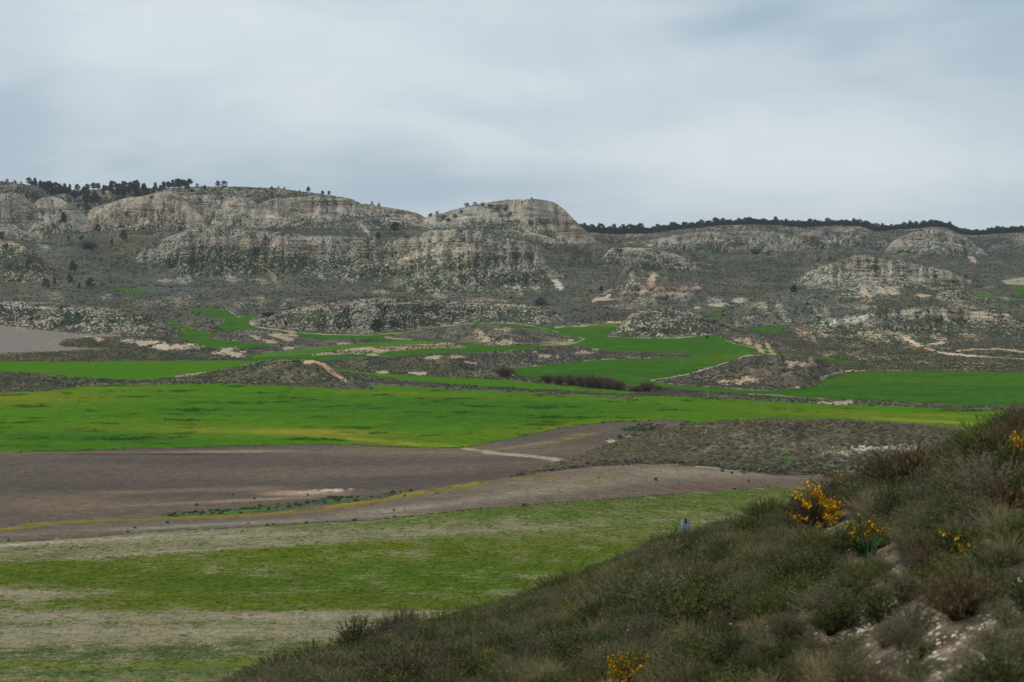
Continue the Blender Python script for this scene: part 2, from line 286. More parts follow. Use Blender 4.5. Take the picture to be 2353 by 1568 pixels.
hill([(1500, 876), (1532, 868), (1577, 858), (1618, 846), (1659, 835), (1714, 817), (1750, 812), (1792, 812), (1846, 817), (1874, 825), (1928, 839), (1972, 851)], f=[(1500, 878), (1577, 885), (1659, 890), (1782, 898), (1833, 896), (1874, 886), (1895, 872), (1935, 860), (1972, 853)], w=62, isl=True, p='dome', name='scrub mound', g=DIRT, veg=.80, vc=VB)
hill([(-400, 852), (0, 855), (82, 858), (191, 869), (300, 874), (383, 876)], f=[(-400, 905), (0, 902), (109, 899), (191, 887), (300, 884), (383, 884)], w=26, isl=True, p='dome', g=DIRT, veg=.80, vc=VO)
hill([(372, 881), (410, 870), (492, 855), (574, 841), (605, 831), (629, 828), (666, 825), (723, 829), (745, 838), (761, 852), (789, 871), (816, 883), (860, 894)], f=[(372, 884), (520, 884), (707, 890), (789, 894), (860, 895)], w=38, isl=True, p='dome', sm=2, name='scrub mound', g=DIRT, veg=.80, vc=VO)
hill([(1440, 1000), (1470, 985), (1495, 976), (1536, 965), (1577, 966), (1605, 974), (1640, 985)], f=[(1440, 1003), (1500, 1000), (1600, 1000), (1640, 1000)], w=24, isl=True, p='dome', g=DIRT, veg=.84, vc=VO, rough=.6)
hill([(1176, 1096), (1222, 1083), (1276, 1064), (1331, 1047), (1386, 1026), (1454, 1004), (1523, 987), (1577, 978), (1632, 970), (1687, 966), (1782, 965), (1901, 965), (1983, 969), (2093, 976), (2188, 984), (2243, 993), (2353, 1010), (2600, 1060), (2900, 1120)],
     f=[(1176, 1098), (1249, 1086), (1372, 1072), (1468, 1065), (1523, 1067), (1605, 1072), (1714, 1086), (1782, 1091), (1874, 1092), (1956, 1108), (2200, 1130), (2900, 1170)], w=46, wb=30, p='dome', isl=True, name='grass mound', g=(.19, .165, .12), veg=.72, vc=(.10, .098, .065), gd=.10, rough=.8)
# gentle fold of the field under the yellow line
hill([(-900, 1330), (-200, 1245), (0, 1222), (352, 1200), (668, 1184), (854, 1158), (995, 1133), (1170, 1102), (1223, 1095), (1400, 1082), (1700, 1092), (2000, 1110)],
     f=[(-900, 1460), (0, 1330), (800, 1290), (1600, 1200), (2000, 1190)], w=48, wb=60, bd=.8, p='soft', k=.6, gd=0, rough=.1)
NHILL = len(HILLS)
# strata: rock steps on the steep rocky bands
rockmask = np.zeros(Z.shape, np.float32)
for i, h in enumerate(HILLS):
    if h and h.get('g') in (ROCK, ROCK2, ROCKG):
        m = HID == i; rockmask[m] = 1
strat = rockmask * np.clip((.36 - T) / .14, 0, 1) * np.clip(T / .04, 0, 1) * sstep(-.25, .35, fbm(X, Z * 3, 30, 2, 61))
Z += strat * .85 * np.sin(Z * 1.15 + n40 * 1.6 + n12 * .5)
# the near slope on which the camera stands: crest line of its brow and its distance
su, sv = conv([-3000, -400, 300, 600, 780, 1000, 1200, 1330, 1470, 1600, 1740, 1850, 1960, 2060, 2150, 2230, 2353, 2700, 3400, 9000], [2700, 1950, 1690, 1585, 1532, 1470, 1405, 1362, 1300, 1255, 1225, 1190, 1145, 1105, 1065, 1040, 1000, 900, 800, 700])
vs = gsm(np.interp(UAc, su, sv), 10)
Ds = np.interp(UAc, [-2000, 600, 1200, 1600, 2000, 2353, 4000], [22, 34, 44, 46, 40, 33, 24])
m_ = (HV - vs) / F; h0 = 2.3
ZN = -h0 + (m_ + 2 * h0 / Ds)[None, :] * D2 - h0 * (D2 / Ds[None, :]) ** 2
ZN = ZN + (n4 * .05 + .07 * perlin(X / 1.3, Y / 1.3, 71)) * np.clip(D2 / 12, .2, 1) + np.float32(.04) * perlin(X / .35, Y / .35, 73) * (D2 < 70)
NEAR = (ZN > Z) & (D2 < 260)
Z = np.where(NEAR, ZN, Z)
Z = Z.astype(np.float32)
VA = HV - F * Z / D2
# visible from the viewpoint (for placing ground cover)
HOR = np.maximum.accumulate(-VA, axis=0)
VIS = (-VA) >= HOR - 4.0
def at(u, v, Dmin=2.0, Dmax=1e9):
    "first terrain point on the ray through photo pixel (u, v)"
    ua, va = conv(u, v); i = int(np.argmin(np.abs(UAc - ua)))
    c = VA[:, i]; r = np.where((c <= va) & (Dr > Dmin) & (Dr < Dmax))[0]
    k_ = r[0] if len(r) else int(np.argmin(np.where((Dr > Dmin) & (Dr < Dmax), np.abs(c - va), 1e9)))
    return Vector(((ua - CU) / F * Dr[k_], float(Dr[k_]), float(Z[k_, i]) + ZC))
def ground(x, y):
    ua = CU + x / y * F; i = np.interp(ua, UAc, np.arange(NC)); k_ = np.interp(y, Dr, np.arange(NR))
    i0 = np.clip(np.floor(i).astype(int), 0, NC - 2); k0 = np.clip(np.floor(k_).astype(int), 0, NR - 2)
    fi = i - i0; fk = k_ - k0
    return (Z[k0, i0] * (1 - fi) * (1 - fk) + Z[k0, i0 + 1] * fi * (1 - fk) + Z[k0 + 1, i0] * (1 - fi) * fk + Z[k0 + 1, i0 + 1] * fi * fk) + ZC
# ------------------------------------------------------------------ what grows and lies where (colours, cliff overhang shade included, fixed to the ground)
COL = np.zeros(Z.shape + (3,), np.float32); VEGC = np.zeros_like(COL)
VEG = np.zeros(Z.shape, np.float32); FLD = np.zeros(Z.shape, np.float32); ZONE = np.zeros(Z.shape, np.int16)
n12z = fbm(X, Y + 1.6 * Z, 11, 3, 2); n8 = fbm(X, Y + 1.2 * Z, 9, 3, 21); n60 = fbm(X, Y, 60, 3, 23)
COL[:] = DIRT; VEG[:] = .72; VEGC[:] = VO
far = sstep(640, 900, D2) + 0 * VEG
VEGC[:] = np.array(VO, np.float32) * (1 - far[..., None]) + np.array(VS, np.float32) * far[..., None]
ZONES = ['ground']
ZONE[D2[:, 0] > 1000] = 1; ZONES.append('hills')
nfan = fbm(X + .4 * Z, (Y + 1.6 * Z) * .35, 7, 3, 63)          # streaks running down the slopes
nf1 = perlin(X / .9, Y / .9, 65)
def hillpaint(i, m):
    h = HILLS[i]
    COL[m] = h['g']; VEGC[m] = h['vc']
    t = np.where(HID[m] == i, T[m], .9)
    v = h['veg'] + .12 * n40[m] + .14 * n12z[m]
    if h['g'] in (ROCK, ROCK2, ROCKG):
        kr = 1.0 if h['g'] == ROCK else .7
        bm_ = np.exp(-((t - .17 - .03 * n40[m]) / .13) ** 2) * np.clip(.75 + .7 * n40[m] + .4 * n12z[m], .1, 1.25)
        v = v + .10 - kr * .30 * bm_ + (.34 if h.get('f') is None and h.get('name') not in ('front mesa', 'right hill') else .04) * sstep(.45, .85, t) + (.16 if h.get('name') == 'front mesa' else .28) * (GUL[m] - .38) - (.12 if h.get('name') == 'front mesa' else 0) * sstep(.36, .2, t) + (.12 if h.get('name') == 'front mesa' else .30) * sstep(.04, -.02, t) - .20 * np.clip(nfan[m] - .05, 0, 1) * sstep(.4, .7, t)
        gr = (.55 * np.exp(-((t - .42) / .14) ** 2) * np.clip(.4 + n40[m] + n12z[m] * .6, 0, 1))[:, None]
        VEGC[m] = VEGC[m] * (1 - gr) + np.array((.036, .060, .034), np.float32) * gr; v = v + .10 * gr[:, 0]
        v = v + .12 * sstep(.85, 1.05, t)
        warm = np.clip(sstep(.5, .9, t) * (.4 + nfan[m]) + .3 * n12[m], 0, .7)[:, None]
        COL[m] = COL[m] * (1 - warm) + np.array((.46, .38, .28), np.float32) * warm
    else:
        v = v + .10 * n12[m] - .14 * np.clip(nfan[m] - .1, 0, 1) + .22 * (GUL[m] - .35)
    VEG[m] = np.clip(v, .30, .97)
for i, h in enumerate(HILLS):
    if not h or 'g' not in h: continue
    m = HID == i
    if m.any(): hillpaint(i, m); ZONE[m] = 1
VEG = VEG + .12 * n12 * (HID == 0) + .08 * n40 * (HID == 0)
gx = np.gradient(Z, axis=1) / np.maximum(np.gradient(X, axis=1), .05)
curv = np.gradient(gx, axis=1) / np.maximum(np.gradient(X, axis=1), .05)
ishill = (ZONE == 1) & (D2 > 600)
VEG = np.where(ishill, VEG + np.clip(curv * .25, -.05, .05), VEG)
pjx = (n8 * 3.2 + n3b * 1.0) ; pjy = (n12 * 1.2 + n3a * .6 + n3b * .25)
pjx = pjx.astype(np.float32) * np.clip(500 / D2, .5, 1.6).astype(np.float32); pjy = pjy.astype(np.float32) * np.clip(500 / D2, .4, 1.3).astype(np.float32)
UAj = (UA + pjx).astype(np.float32); VAj = (VA + pjy).astype(np.float32)
UA2 = np.broadcast_to(UA, Z.shape)
def poly(pts, jit=1.0):
    a, b = conv([q[0] for q in pts], [q[1] for q in pts])
    u = UAj if jit else UA2; v = VAj if jit else VA
    j = np.where((UAc > a.min() - 12) & (UAc < a.max() + 12))[0]; j0, j1 = j[0], j[-1] + 1
    su_, sv_ = u[:, j0:j1], v[:, j0:j1]
    bb = (sv_ > b.min()) & (sv_ < b.max()) & ~NEAR[:, j0:j1]
    uu, vv = su_[bb], sv_[bb]; ins = np.zeros(uu.shape, bool)
    n = len(a)
    for k_ in range(n):
        x1, y1, x2, y2 = a[k_], b[k_], a[(k_ + 1) % n], b[(k_ + 1) % n]
        if y1 == y2: continue
        ins ^= ((y1 > vv) != (y2 > vv)) & (uu < (x2 - x1) * (vv - y1) / (y2 - y1) + x1)
    m = np.zeros(Z.shape, bool); sub = np.zeros(bb.shape, bool); sub[bb] = ins; m[:, j0:j1] = sub
    return m
def paint(m, g=None, veg=None, vc=None, fld=None, zone=None, dmax=None):
    if dmax: m = m & (D2 < dmax)
    if g is not None: COL[m] = g
    if veg is not None: VEG[m] = veg
    if vc is not None: VEGC[m] = vc
    if fld is not None: FLD[m] = fld
    if zone is not None: ZONE[m] = zone
    return m
def newzone(nm): ZONES.append(nm); return len(ZONES) - 1
PATH = (.42, .355, .25)
def stroke(pts, wd, g=PATH, veg=.1, thr=-9, asp=1.0, vc=None, fld=None, zone=None, zmin=None):
    "line of width wd px along pts; thr breaks it up by noise"
    if g == PATH: wd = wd * .8
    a, b = conv([q[0] for q in pts], [q[1] for q in pts])
    j = np.where((UAc > a.min() - 3 * wd) & (UAc < a.max() + 3 * wd))[0]
    if len(j) == 0: return
    j0, j1 = j[0], j[-1] + 1
    u = (UA2 + pjx * .3)[:, j0:j1]; v = (VA + pjy * .5)[:, j0:j1]
    bb = (v > b.min() - 2 * wd) & (v < b.max() + 2 * wd) & ~NEAR[:, j0:j1]
    uu, vv = u[bb], v[bb]; d = np.full(uu.shape, 1e9, np.float32)
    for k_ in range(len(a) - 1):
        ex, ey = a[k_ + 1] - a[k_], (b[k_ + 1] - b[k_]) * asp
        t = np.clip(((uu - a[k_]) * ex + (vv - b[k_]) * asp * ey) / (ex * ex + ey * ey + 1e-6), 0, 1)
        d = np.minimum(d, np.hypot(uu - a[k_] - t * ex, (vv - b[k_]) * asp - t * ey))
    nn = (n8[:, j0:j1] + n3a[:, j0:j1] * .5)[bb]
    nn = nn + .5 * n3b[:, j0:j1][bb] + .4 * nf1[:, j0:j1][bb]
    al = sstep(wd * (.62 + .3 * nn), wd * (.22 + .3 * nn), d) * sstep(thr - .15, thr + .15, nn)
    ins = al > .02
    m = np.zeros(Z.shape, bool); sub = np.zeros(bb.shape, bool); sub[bb] = ins; m[:, j0:j1] = sub
    al = al[ins][:, None]
    COL[m] = COL[m] * (1 - al) + np.array(g, np.float32) * al; VEG[m] = VEG[m] * (1 - al[:, 0]) + veg * al[:, 0]
    if vc is not None: VEGC[m] = VEGC[m] * (1 - al) + np.array(vc, np.float32) * al
    hd = np.zeros(Z.shape, bool); sub = np.zeros(bb.shape, bool); q_ = np.zeros(ins.shape, bool); q_[ins] = al[:, 0] > .5; sub[bb] = q_; hd[:, j0:j1] = sub
    paint(hd, fld=fld, zone=zone)
def blob(u, v, ru, rv, g=CLAY, veg=.25, s=1.0, tilt=0., vc=None, zone=None, hard=.55, fld=None):
    "irregular bare patch of ground round a spot"
    ua, va = conv(u, v); j = np.where(np.abs(UAc - ua) < 1.6 * max(ru, rv))[0]
    if len(j) == 0: return
    j0, j1 = j[0], j[-1] + 1
    du = UA2[:, j0:j1] - ua; dv = VA[:, j0:j1] - va
    x_ = (du + dv * tilt) / ru; y_ = (dv - 0 * du) / rv
    r2 = x_ * x_ + y_ * y_
    q = 1 - r2 + hard * (n8[:, j0:j1] * .8 + n3a[:, j0:j1] * .8 + n3b[:, j0:j1] * .8 + nf1[:, j0:j1] * .7 + nfan[:, j0:j1] * .5)
    al = sstep(.25, .80, q) * (r2 < 3) * ~NEAR[:, j0:j1] * np.clip(s, 0, 1); k_ = np.zeros(Z.shape, bool); k_[:, j0:j1] = al > .01
    al = al[al > .01][:, None]
    if g is not None: COL[k_] = COL[k_] * (1 - al) + np.array(g, np.float32) * al
    if veg is not None: VEG[k_] = VEG[k_] * (1 - al[:, 0]) + veg * al[:, 0]
    if vc is not None: VEGC[k_] = VEGC[k_] * (1 - al) + np.array(vc, np.float32) * al
    if zone is not None: ZONE[k_] = zone
    if fld is not None: FLD[k_] = fld
GRN = (.066, .168, .008); GRN2 = (.046, .125, .018); GRY = (.10, .165, .016)
FARG = (.047, .126, .012)
WHT = (.16, .19, .02)
def isl(i):
    h = HILLS[i]; pts = list(h['c']) + list(h['f'])[::-1]
    z_ = 0 if h['f'][0][1] > 795 or h['c'][0][1] > 780 else 1
    m = poly(pts, 1.0) & (D2 < 900)
    paint(m, fld=0, zone=z_); hillpaint(i, m)
    return m
# --- far small fields
zf_ = newzone('green_field'); FIELDLAB = {zf_: 'small dark green wheat field in the hollow below the left foothill'}
def field(pts, lab, g=FARG, fld=1.0, nm='green_field', dmax=None, jit=1.0, vc=None, veg=.5):
    z_ = newzone(nm); FIELDLAB[z_] = lab; m = poly(pts, jit); paint(m, g=tuple(x * 1.18 for x in g), veg=veg, vc=tuple(x * .72 for x in g), fld=fld, zone=z_, dmax=dmax); return m
ZONES.pop(); FIELDLAB = {}
field([(258, 662), (285, 663), (347, 669), (330, 674), (317, 679), (290, 671)], 'small green field in the hollow below the left mesa')
field([(1622, 721), (1673, 717), (1655, 725), (1640, 731)], 'tiny green field wedged between the right foothills')
field([(1716, 754), (1760, 751), (1819, 746), (1800, 756), (1783, 766), (1751, 765)], 'small green field left of the cliff topped right mesa')
field([(2219, 674), (2243, 674), (2353, 688), (2600, 700), (2600, 706), (2353, 691), (2284, 685), (2243, 682)], 'thin green field strip near the right edge below the hills', g=(.075, .150, .035))
field([(2322, 662), (2353, 660), (2600, 660), (2600, 680), (2353, 676)], 'green field behind the low ridge at the right edge')
field([(2300, 645), (2353, 637), (2600, 634), (2600, 655), (2353, 655), (2311, 654)], 'pale fallow field high at the right edge', g=(.30, .29, .19), nm='fallow_field')
# --- the chain of green fields in the middle distance
m = field([(420, 709), (460, 709), (492, 711), (528, 716), (540, 724), (547, 728), (575, 727), (604, 722), (600, 728), (578, 736), (572, 741), (578, 748), (611, 756), (680, 764), (761, 768), (843, 768), (930, 762), (980, 755), (1062, 743), (1090, 740), (1150, 740), (1222, 747),
       (1276, 752), (1345, 748), (1397, 742), (1425, 741), (1441, 743), (1468, 752), (1454, 759), (1430, 764), (1398, 772), (1482, 777), (1577, 774), (1667, 768), (1655, 776), (1687, 790), (1741, 801), (1782, 807), (1819, 813), (1857, 818), (1901, 822), (1975, 833), (1942, 836), (1901, 829),
       (1863, 821), (1782, 813), (1714, 817), (1659, 836), (1577, 861), (1495, 875), (1550, 885), (1659, 891), (1782, 898), (1846, 893), (1879, 885), (1886, 869), (1923, 859), (1970, 853), (2120, 853), (2353, 857), (2900, 862), (2900, 950), (2353, 934), (2229, 933), (2065, 924), (1956, 917),
       (1863, 916), (1710, 906), (1550, 894), (1506, 888), (1441, 886), (1430, 893), (1304, 882), (1249, 872), (1194, 866), (1164, 847), (1181, 846), (1276, 837), (1386, 826), (1495, 823), (1602, 820), (1564, 812), (1500, 811), (1454, 814), (1372, 802), (1331, 797), (1263, 797), (1194, 806), (1140, 811), (1035, 812),
       (966, 816), (898, 819), (816, 824), (745, 829), (640, 831), (600, 829), (570, 826), (560, 818), (640, 806), (680, 795), (690, 780), (640, 795), (615, 796), (547, 804), (505, 802), (465, 798), (438, 785), (405, 777), (418, 770), (416, 760), (397, 746), (375, 738), (399, 737), (430, 745), (438, 752), (479, 768), (514, 762), (514, 758), (481, 747), (506, 742), (516, 737), (500, 729), (470, 721)],
      'winding dark green wheat fields between the low hummocks', dmax=980)
bigG3 = m
stroke([(575, 741), (590, 752), (640, 759), (700, 766), (761, 769), (843, 770), (930, 764), (980, 757), (1062, 745), (1150, 743), (1222, 748)], 3.2, thr=-.5)
stroke([(604, 722), (582, 733), (572, 741), (580, 749)], 3.5); stroke([(528, 716), (540, 724), (552, 728)], 3, thr=-.4)
stroke([(506, 742), (516, 737), (512, 733)], 3, thr=-.6); stroke([(1276, 753), (1345, 749), (1397, 743), (1425, 740), (1450, 744), (1470, 752)], 4, g=(.50, .37, .25), thr=-.2)
stroke([(1397, 741), (1440, 742), (1468, 750)], 5, g=(.55, .40, .28), thr=-.6); stroke([(1454, 759), (1430, 764), (1398, 773)], 5); stroke([(1398, 773), (1500, 778), (1600, 774)], 2.5, thr=-.1)
stroke([(1657, 775), (1668, 782), (1690, 790), (1741, 801), (1782, 808)], 3.5, thr=-.4); stroke([(1222, 749), (1276, 762), (1310, 775), (1338, 778)], 2.6, thr=-.3)
for i in range(1, NHILL):
    if HILLS[i]['isl'] and HILLS[i]['f'][0][1] < 880 and HILLS[i].get('name') != 'grass mound': isl(i)
stroke([(1330, 776), (1345, 779), (1325, 787), (1304, 792), (1240, 793)], 4.0, thr=-.8)
stroke([(1784, 813), (1714, 818), (1659, 837), (1577, 861), (1530, 869), (1495, 875)], 3.6, thr=-.5)
stroke([(1495, 876), (1577, 886), (1659, 891), (1782, 899)], 2.6, thr=.1)
stroke([(1960, 851), (1915, 858), (1888, 869), (1890, 878), (1878, 886)], 3.2, thr=-.6)
stroke([(884, 775), (910, 778), (945, 781)], 4.5, thr=-.8); stroke([(720, 817), (760, 811), (800, 806), (850, 799)], 4.0, thr=-.5)
stroke([(1181, 846), (1276, 837), (1386, 826), (1495, 823)], 2.0, thr=.2)
# thin strips
field([(1007, 789), (925, 793), (860, 796), (816, 800), (770, 806), (720, 815), (650, 817), (590, 822), (570, 821), (620, 811), (679, 804), (789, 793), (860, 786), (925, 783), (1035, 786)], 'narrow bright green strip of field above the clay bank', g=(.075, .165, .02))
field([(770, 851), (800, 850), (843, 857), (953, 864), (1090, 870), (1213, 878), (1249, 883), (1331, 890), (1413, 896), (1480, 904), (1454, 909), (1358, 904), (1249, 898), (1140, 890), (1035, 883), (925, 873), (843, 862)], 'slender bright green field strip above the long dark hedge', g=GRN)
m = field([(-900, 835), (-300, 832), (0, 830), (200, 830), (400, 829), (610, 829), (570, 839), (520, 848), (460, 857), (410, 864), (360, 872), (328, 874), (260, 873), (191, 868), (100, 860), (0, 855), (-300, 853), (-900, 850)], 'bright green field on the left behind the dark bank', g=GRN)
stroke([(620, 828), (570, 839), (520, 848), (420, 865)], 3, thr=.0); stroke([(400, 866), (440, 862), (460, 858)], 6, thr=-.2)
for i in range(1, NHILL):
    if HILLS[i]['isl'] and HILLS[i].get('name') != 'grass mound' and HILLS[i]['f'][0][1] >= 880: isl(i)
# left grey fallow field
m = field([(-900, 745), (0, 748), (137, 764), (246, 769), (310, 771), (200, 775), (150, 780), (134, 790), (150, 797), (246, 800), (109, 808), (0, 812), (-900, 815)], 'grey brown fallow field at the left edge', g=(.215, .185, .160), fld=.7, nm='fallow_field')
stroke([(-50, 817), (60, 811), (150, 806), (250, 801)], 5, g=(.13, .15, .05), veg=.3, thr=-.3)
# --- the big bright green field
m = field([(-900, 905), (0, 902), (109, 899), (150, 893), (191, 887), (273, 884), (383, 883), (520, 883), (707, 889), (789, 894), (858, 895), (850, 885), (838, 880), (890, 882), (980, 888), (1090, 894), (1213, 899), (1330, 906), (1468, 912), (1550, 908), (1659, 915), (1782, 922), (1874, 929),
       (1956, 930), (2120, 935), (2284, 943), (2353, 945), (2900, 960), (2900, 1200), (2353, 1010), (2243, 995), (2188, 984), (2093, 976), (1983, 970), (1901, 965), (1687, 966), (1632, 971), (1605, 974), (1566, 966), (1523, 965), (1386, 972), (1304, 981), (1194, 1003), (1140, 1014),
       (1062, 1029), (1035, 1031), (953, 1029), (816, 1022), (734, 1022), (643, 1022), (465, 1027), (328, 1031), (191, 1036), (0, 1037), (-900, 1045)], 'wide bright green wheat field across the valley floor', g=GRN, dmax=520)
bigG2 = m
stroke([(838, 880), (980, 887), (1090, 892), (1213, 898), (1330, 904), (1450, 911)], 11, g=DIRT, veg=.85, vc=VB, fld=0, zone=0, thr=-.7)
stroke([(1450, 906), (1600, 912), (1782, 921), (1900, 927), (2120, 934), (2353, 944)], 5, g=DIRT, veg=.8, vc=VB, fld=0, zone=0, thr=-.6)
stroke([(1720, 906), (1782, 909), (1840, 912), (1890, 916)], 2.6, thr=-.4)
blob(1895, 926, 26, 5, g=CLAY, veg=.05); blob(1936, 926, 34, 7, g=CLAY, veg=.03)
# yellow, thin and lush parts of the wheat
def tintf(mask, col, k): 
    kk_ = k[mask][:, None]; cc = np.array(col, np.float32)
    COL[mask] = COL[mask] * (1 - kk_) + cc * 1.18 * kk_; VEGC[mask] = VEGC[mask] * (1 - kk_) + cc * .72 * kk_
def gau(u, v, ru, rv, tilt=0.0):
    ua, va = conv(u, v); dv = VA - va - tilt * (UA2 - ua)
    return np.exp(-((UA2 - ua) / ru) ** 2 - (dv / rv) ** 2)
nst = fbm(X * .35, Y, 9, 4, 41); nst2 = fbm(X * .25, Y, 28, 3, 43)
allg = bigG2 | bigG3
for (u, v, ru, rv, tl, k) in [(60, 915, 230, 15, 0, .75), (250, 890, 160, 8, 0, .35), (620, 992, 240, 8, .02, .9), (720, 993, 120, 5, .02, 1.1), (860, 1012, 160, 5, .075, 1.0), (980, 1022, 110, 4, .04, 1.1), (930, 905, 170, 5, .03, .55), (300, 985, 480, 22, -.01, .22),
                          (1250, 985, 330, 14, -.09, .38), (1400, 920, 500, 9, .03, .25), (1950, 950, 330, 8, .04, .55), (2130, 968, 140, 4, .05, 1.1), (2200, 955, 140, 4, .02, .7), (2050, 875, 500, 12, 0, .12), (1700, 820, 120, 9, -.05, .22), (1400, 747, 90, 4, 0, .4)]:
    kk = np.clip(gau(u, v, ru, rv, tl) * k * (1 + .8 * nst), 0, .95)
    tintf(allg & (kk > .01), (.21, .215, .018) if k < .8 else (.29, .245, .035), kk)
for (u, v, ru, rv, tl, k) in [(180, 1005, 300, 16, .03, .75), (130, 1030, 300, 10, 0, .25), (700, 935, 380, 22, 0, .38), (1150, 950, 330, 26, -.02, .5), (1000, 920, 300, 12, 0, .3), (1550, 935, 400, 10, .02, .35), (2100, 895, 300, 16, .03, .4), (2300, 925, 200, 9, 0, .3), (1350, 860, 200, 14, 0, .3), (1480, 790, 200, 8, 0, .2)]:
    kk = np.clip(gau(u, v, ru, rv, tl) * k * (1 + .5 * nst2), 0, .9)
    tintf(allg & (kk > .01), (.030, .105, .016), kk)
kk = np.clip(.5 + nst2 * .8, 0, 1) * .28; tintf(bigG2, (.085, .175, .014), kk)
VEG[allg] = np.clip(.5 + .22 * nst[allg] + .12 * n3a[allg], .1, .95)
kk = np.clip((nst + .5 * n3a - .5) * 4, 0, 1) * .6; tintf(bigG2, (.018, .070, .010), kk)      # rank dark tufts
kk = np.clip(.5 + nst2 * .8, 0, 1) * .25; tintf(bigG3, (.052, .145, .016), kk * sstep(700, 500, D2))
stroke([(-300, 1040), (0, 1037), (191, 1036), (328, 1032), (465, 1028), (643, 1023), (734, 1023), (816, 1023), (953, 1030), (1062, 1030)], 3.5, g=(.05, .055, .02), veg=.5, thr=-.2)
# --- ploughed brown land
BRN = (.130, .106, .086); BRN2 = (.19, .155, .125)
zb_ = field([(-900, 1045), (0, 1038), (191, 1037), (328, 1032), (465, 1028), (643, 1023), (816, 1023), (953, 1030), (1062, 1031), (1140, 1015), (1194, 1004), (1304, 982), (1386, 973), (1523, 966), (1566, 967), (1560, 990), (1454, 1005), (1386, 1027), (1331, 1048), (1276, 1065), (1222, 1084), (1176, 1097), (1223, 1088), (1170, 1097), (995, 1128), (854, 1153), (668, 1179), (527, 1189), (352, 1193), (176, 1197), (0, 1216), (-900, 1290)],
      'brown ploughed field between the bright green field and the yellow weed line', g=BRN, fld=.8, nm='ploughed_field', dmax=420)
kk = np.clip(.5 + nst2 * 1.0 + nst * .3, 0, 1) * .75
def tint(mask, col, k):
    kk_ = k[mask][:, None]; cc = np.array(col, np.float32)
    COL[mask] = COL[mask] * (1 - kk_) + cc * 1.12 * kk_; VEGC[mask] = VEGC[mask] * (1 - kk_) + cc * .75 * kk_
def cover(mask, col, k):
    kk_ = k[mask]; cc = np.array(col, np.float32); VEG[mask] = VEG[mask] * (1 - kk_) + .84 * kk_; q = np.minimum(kk_ * 1.6, 1)[:, None]; VEGC[mask] = VEGC[mask] * (1 - q) + cc * q
tint(zb_, (.105, .084, .072), np.clip(-nst2 * 1.2, 0, .8)); tint(zb_, (.20, .145, .10), np.clip(nst2 * .8, 0, .5))
for (u, v, ru, rv, tl, k, c_) in [(150, 1160, 260, 18, -.02, .5, (.26, .175, .105)), (420, 1128, 200, 5, -.03, .6, (.34, .24, .15)), (600, 1037, 300, 3, -.01, .6, (.33, .24, .16)), (330, 1044, 200, 2, 0, .8, (.10, .045, .03)), (880, 1040, 250, 3, 0, .3, (.30, .22, .15)), (700, 1134, 80, 6, 0, .9, (.42, .29, .19)), (560, 1150, 220, 3, -.05, .6, (.32, .24, .16)),
                               (950, 1100, 220, 14, -.05, .5, (.095, .08, .07)), (300, 1205, 400, 7, 0, .2, (.1, .08, .07)), (1300, 1010, 60, 4, -.2, .7, (.26, .20, .04)), (1330, 1000, 60, 4, -.15, .4, (.26, .20, .04)), (1230, 1020, 120, 3, -.15, .5, (.27, .22, .16)), (1300, 972, 140, 4, -.08, .5, (.10, .05, .04))]:
    tint(zb_, c_, np.clip(gau(u, v, ru, rv, tl) * k * (1 + 1.2 * nst), 0, .95))
stroke([(1062, 1031), (1110, 1038), (1170, 1044), (1230, 1050), (1300, 1058)], 8, g=(.40, .325, .24), veg=.3, vc=(.2, .16, .12), thr=-.6, asp=1.0)
blob(768, 1127, 66, 5.0, g=(.52, .47, .38), veg=0, hard=.4); blob(700, 1132, 70, 2.5, g=(.5, .36, .24), veg=.1); blob(820, 1124, 40, 2.2, g=(.6, .5, .3), veg=0)
blob(1405, 1013, 22, 10, g=(.50, .42, .31), veg=.1, zone=0, fld=0); blob(1440, 1003, 24, 4, g=(.45, .26, .17), veg=.1, zone=0, fld=0); blob(1470, 988, 40, 8, g=(.14, .16, .08), veg=.9, vc=(.045, .085, .035), zone=0, fld=0)
# damp green ditch by the white pan
stroke([(380, 1188), (460, 1180), (560, 1172), (660, 1164), (760, 1152), (860, 1146), (940, 1135)], 15, g=(.10, .11, .06), veg=.7, vc=(.06, .085, .035), fld=0, zone=0, thr=-.5)
stroke([(520, 1178), (640, 1168), (740, 1155), (840, 1148)], 6, g=(.06, .13, .03), veg=.3, vc=(.05, .10, .03), fld=0, zone=0, thr=-.1)
# --- the nearer band between the yellow line and the stubble
B2 = field([(-900, 1290), (0, 1216), (176, 1197), (352, 1193), (527, 1189), (668, 1179), (854, 1153), (995, 1128), (1170, 1097), (1223, 1088), (1300, 1077), (1372, 1073), (1468, 1066), (1523, 1068), (1605, 1073), (1714, 1087), (1782, 1092), (1874, 1093), (1980, 1112), (2100, 1160), (1772, 1119), (1600, 1130), (1470, 1141), (1206, 1159), (1030, 1176), (854, 1194), (827, 1195), (527, 1213), (352, 1222), (176, 1236), (0, 1246), (-900, 1310)],
      'brown and pale fallow band between the yellow weed line and the stubble', g=(.165, .130, .094), fld=.9, nm='fallow_field', dmax=420)
for (u, v, ru, rv, tl, k, c_) in [(1600, 1085, 300, 12, .03, .6, (.30, .245, .165)), (1330, 1110, 260, 14, -.08, .6, (.30, .25, .17)), (1000, 1160, 300, 10, -.12, .5, (.32, .28, .21)), (500, 1205, 500, 4, -.05, .6, (.30, .27, .22)), (1300, 1080, 160, 6, -.03, .6, (.20, .17, .13)), (1680, 1118, 160, 8, -.05, .8, (.16, .095, .075)), (150, 1240, 400, 8, -.05, .5, (.11, .095, .09))]:
    tint(B2, c_, np.clip(gau(u, v, ru, rv, tl) * k * (1 + 1.0 * nst), 0, .95))
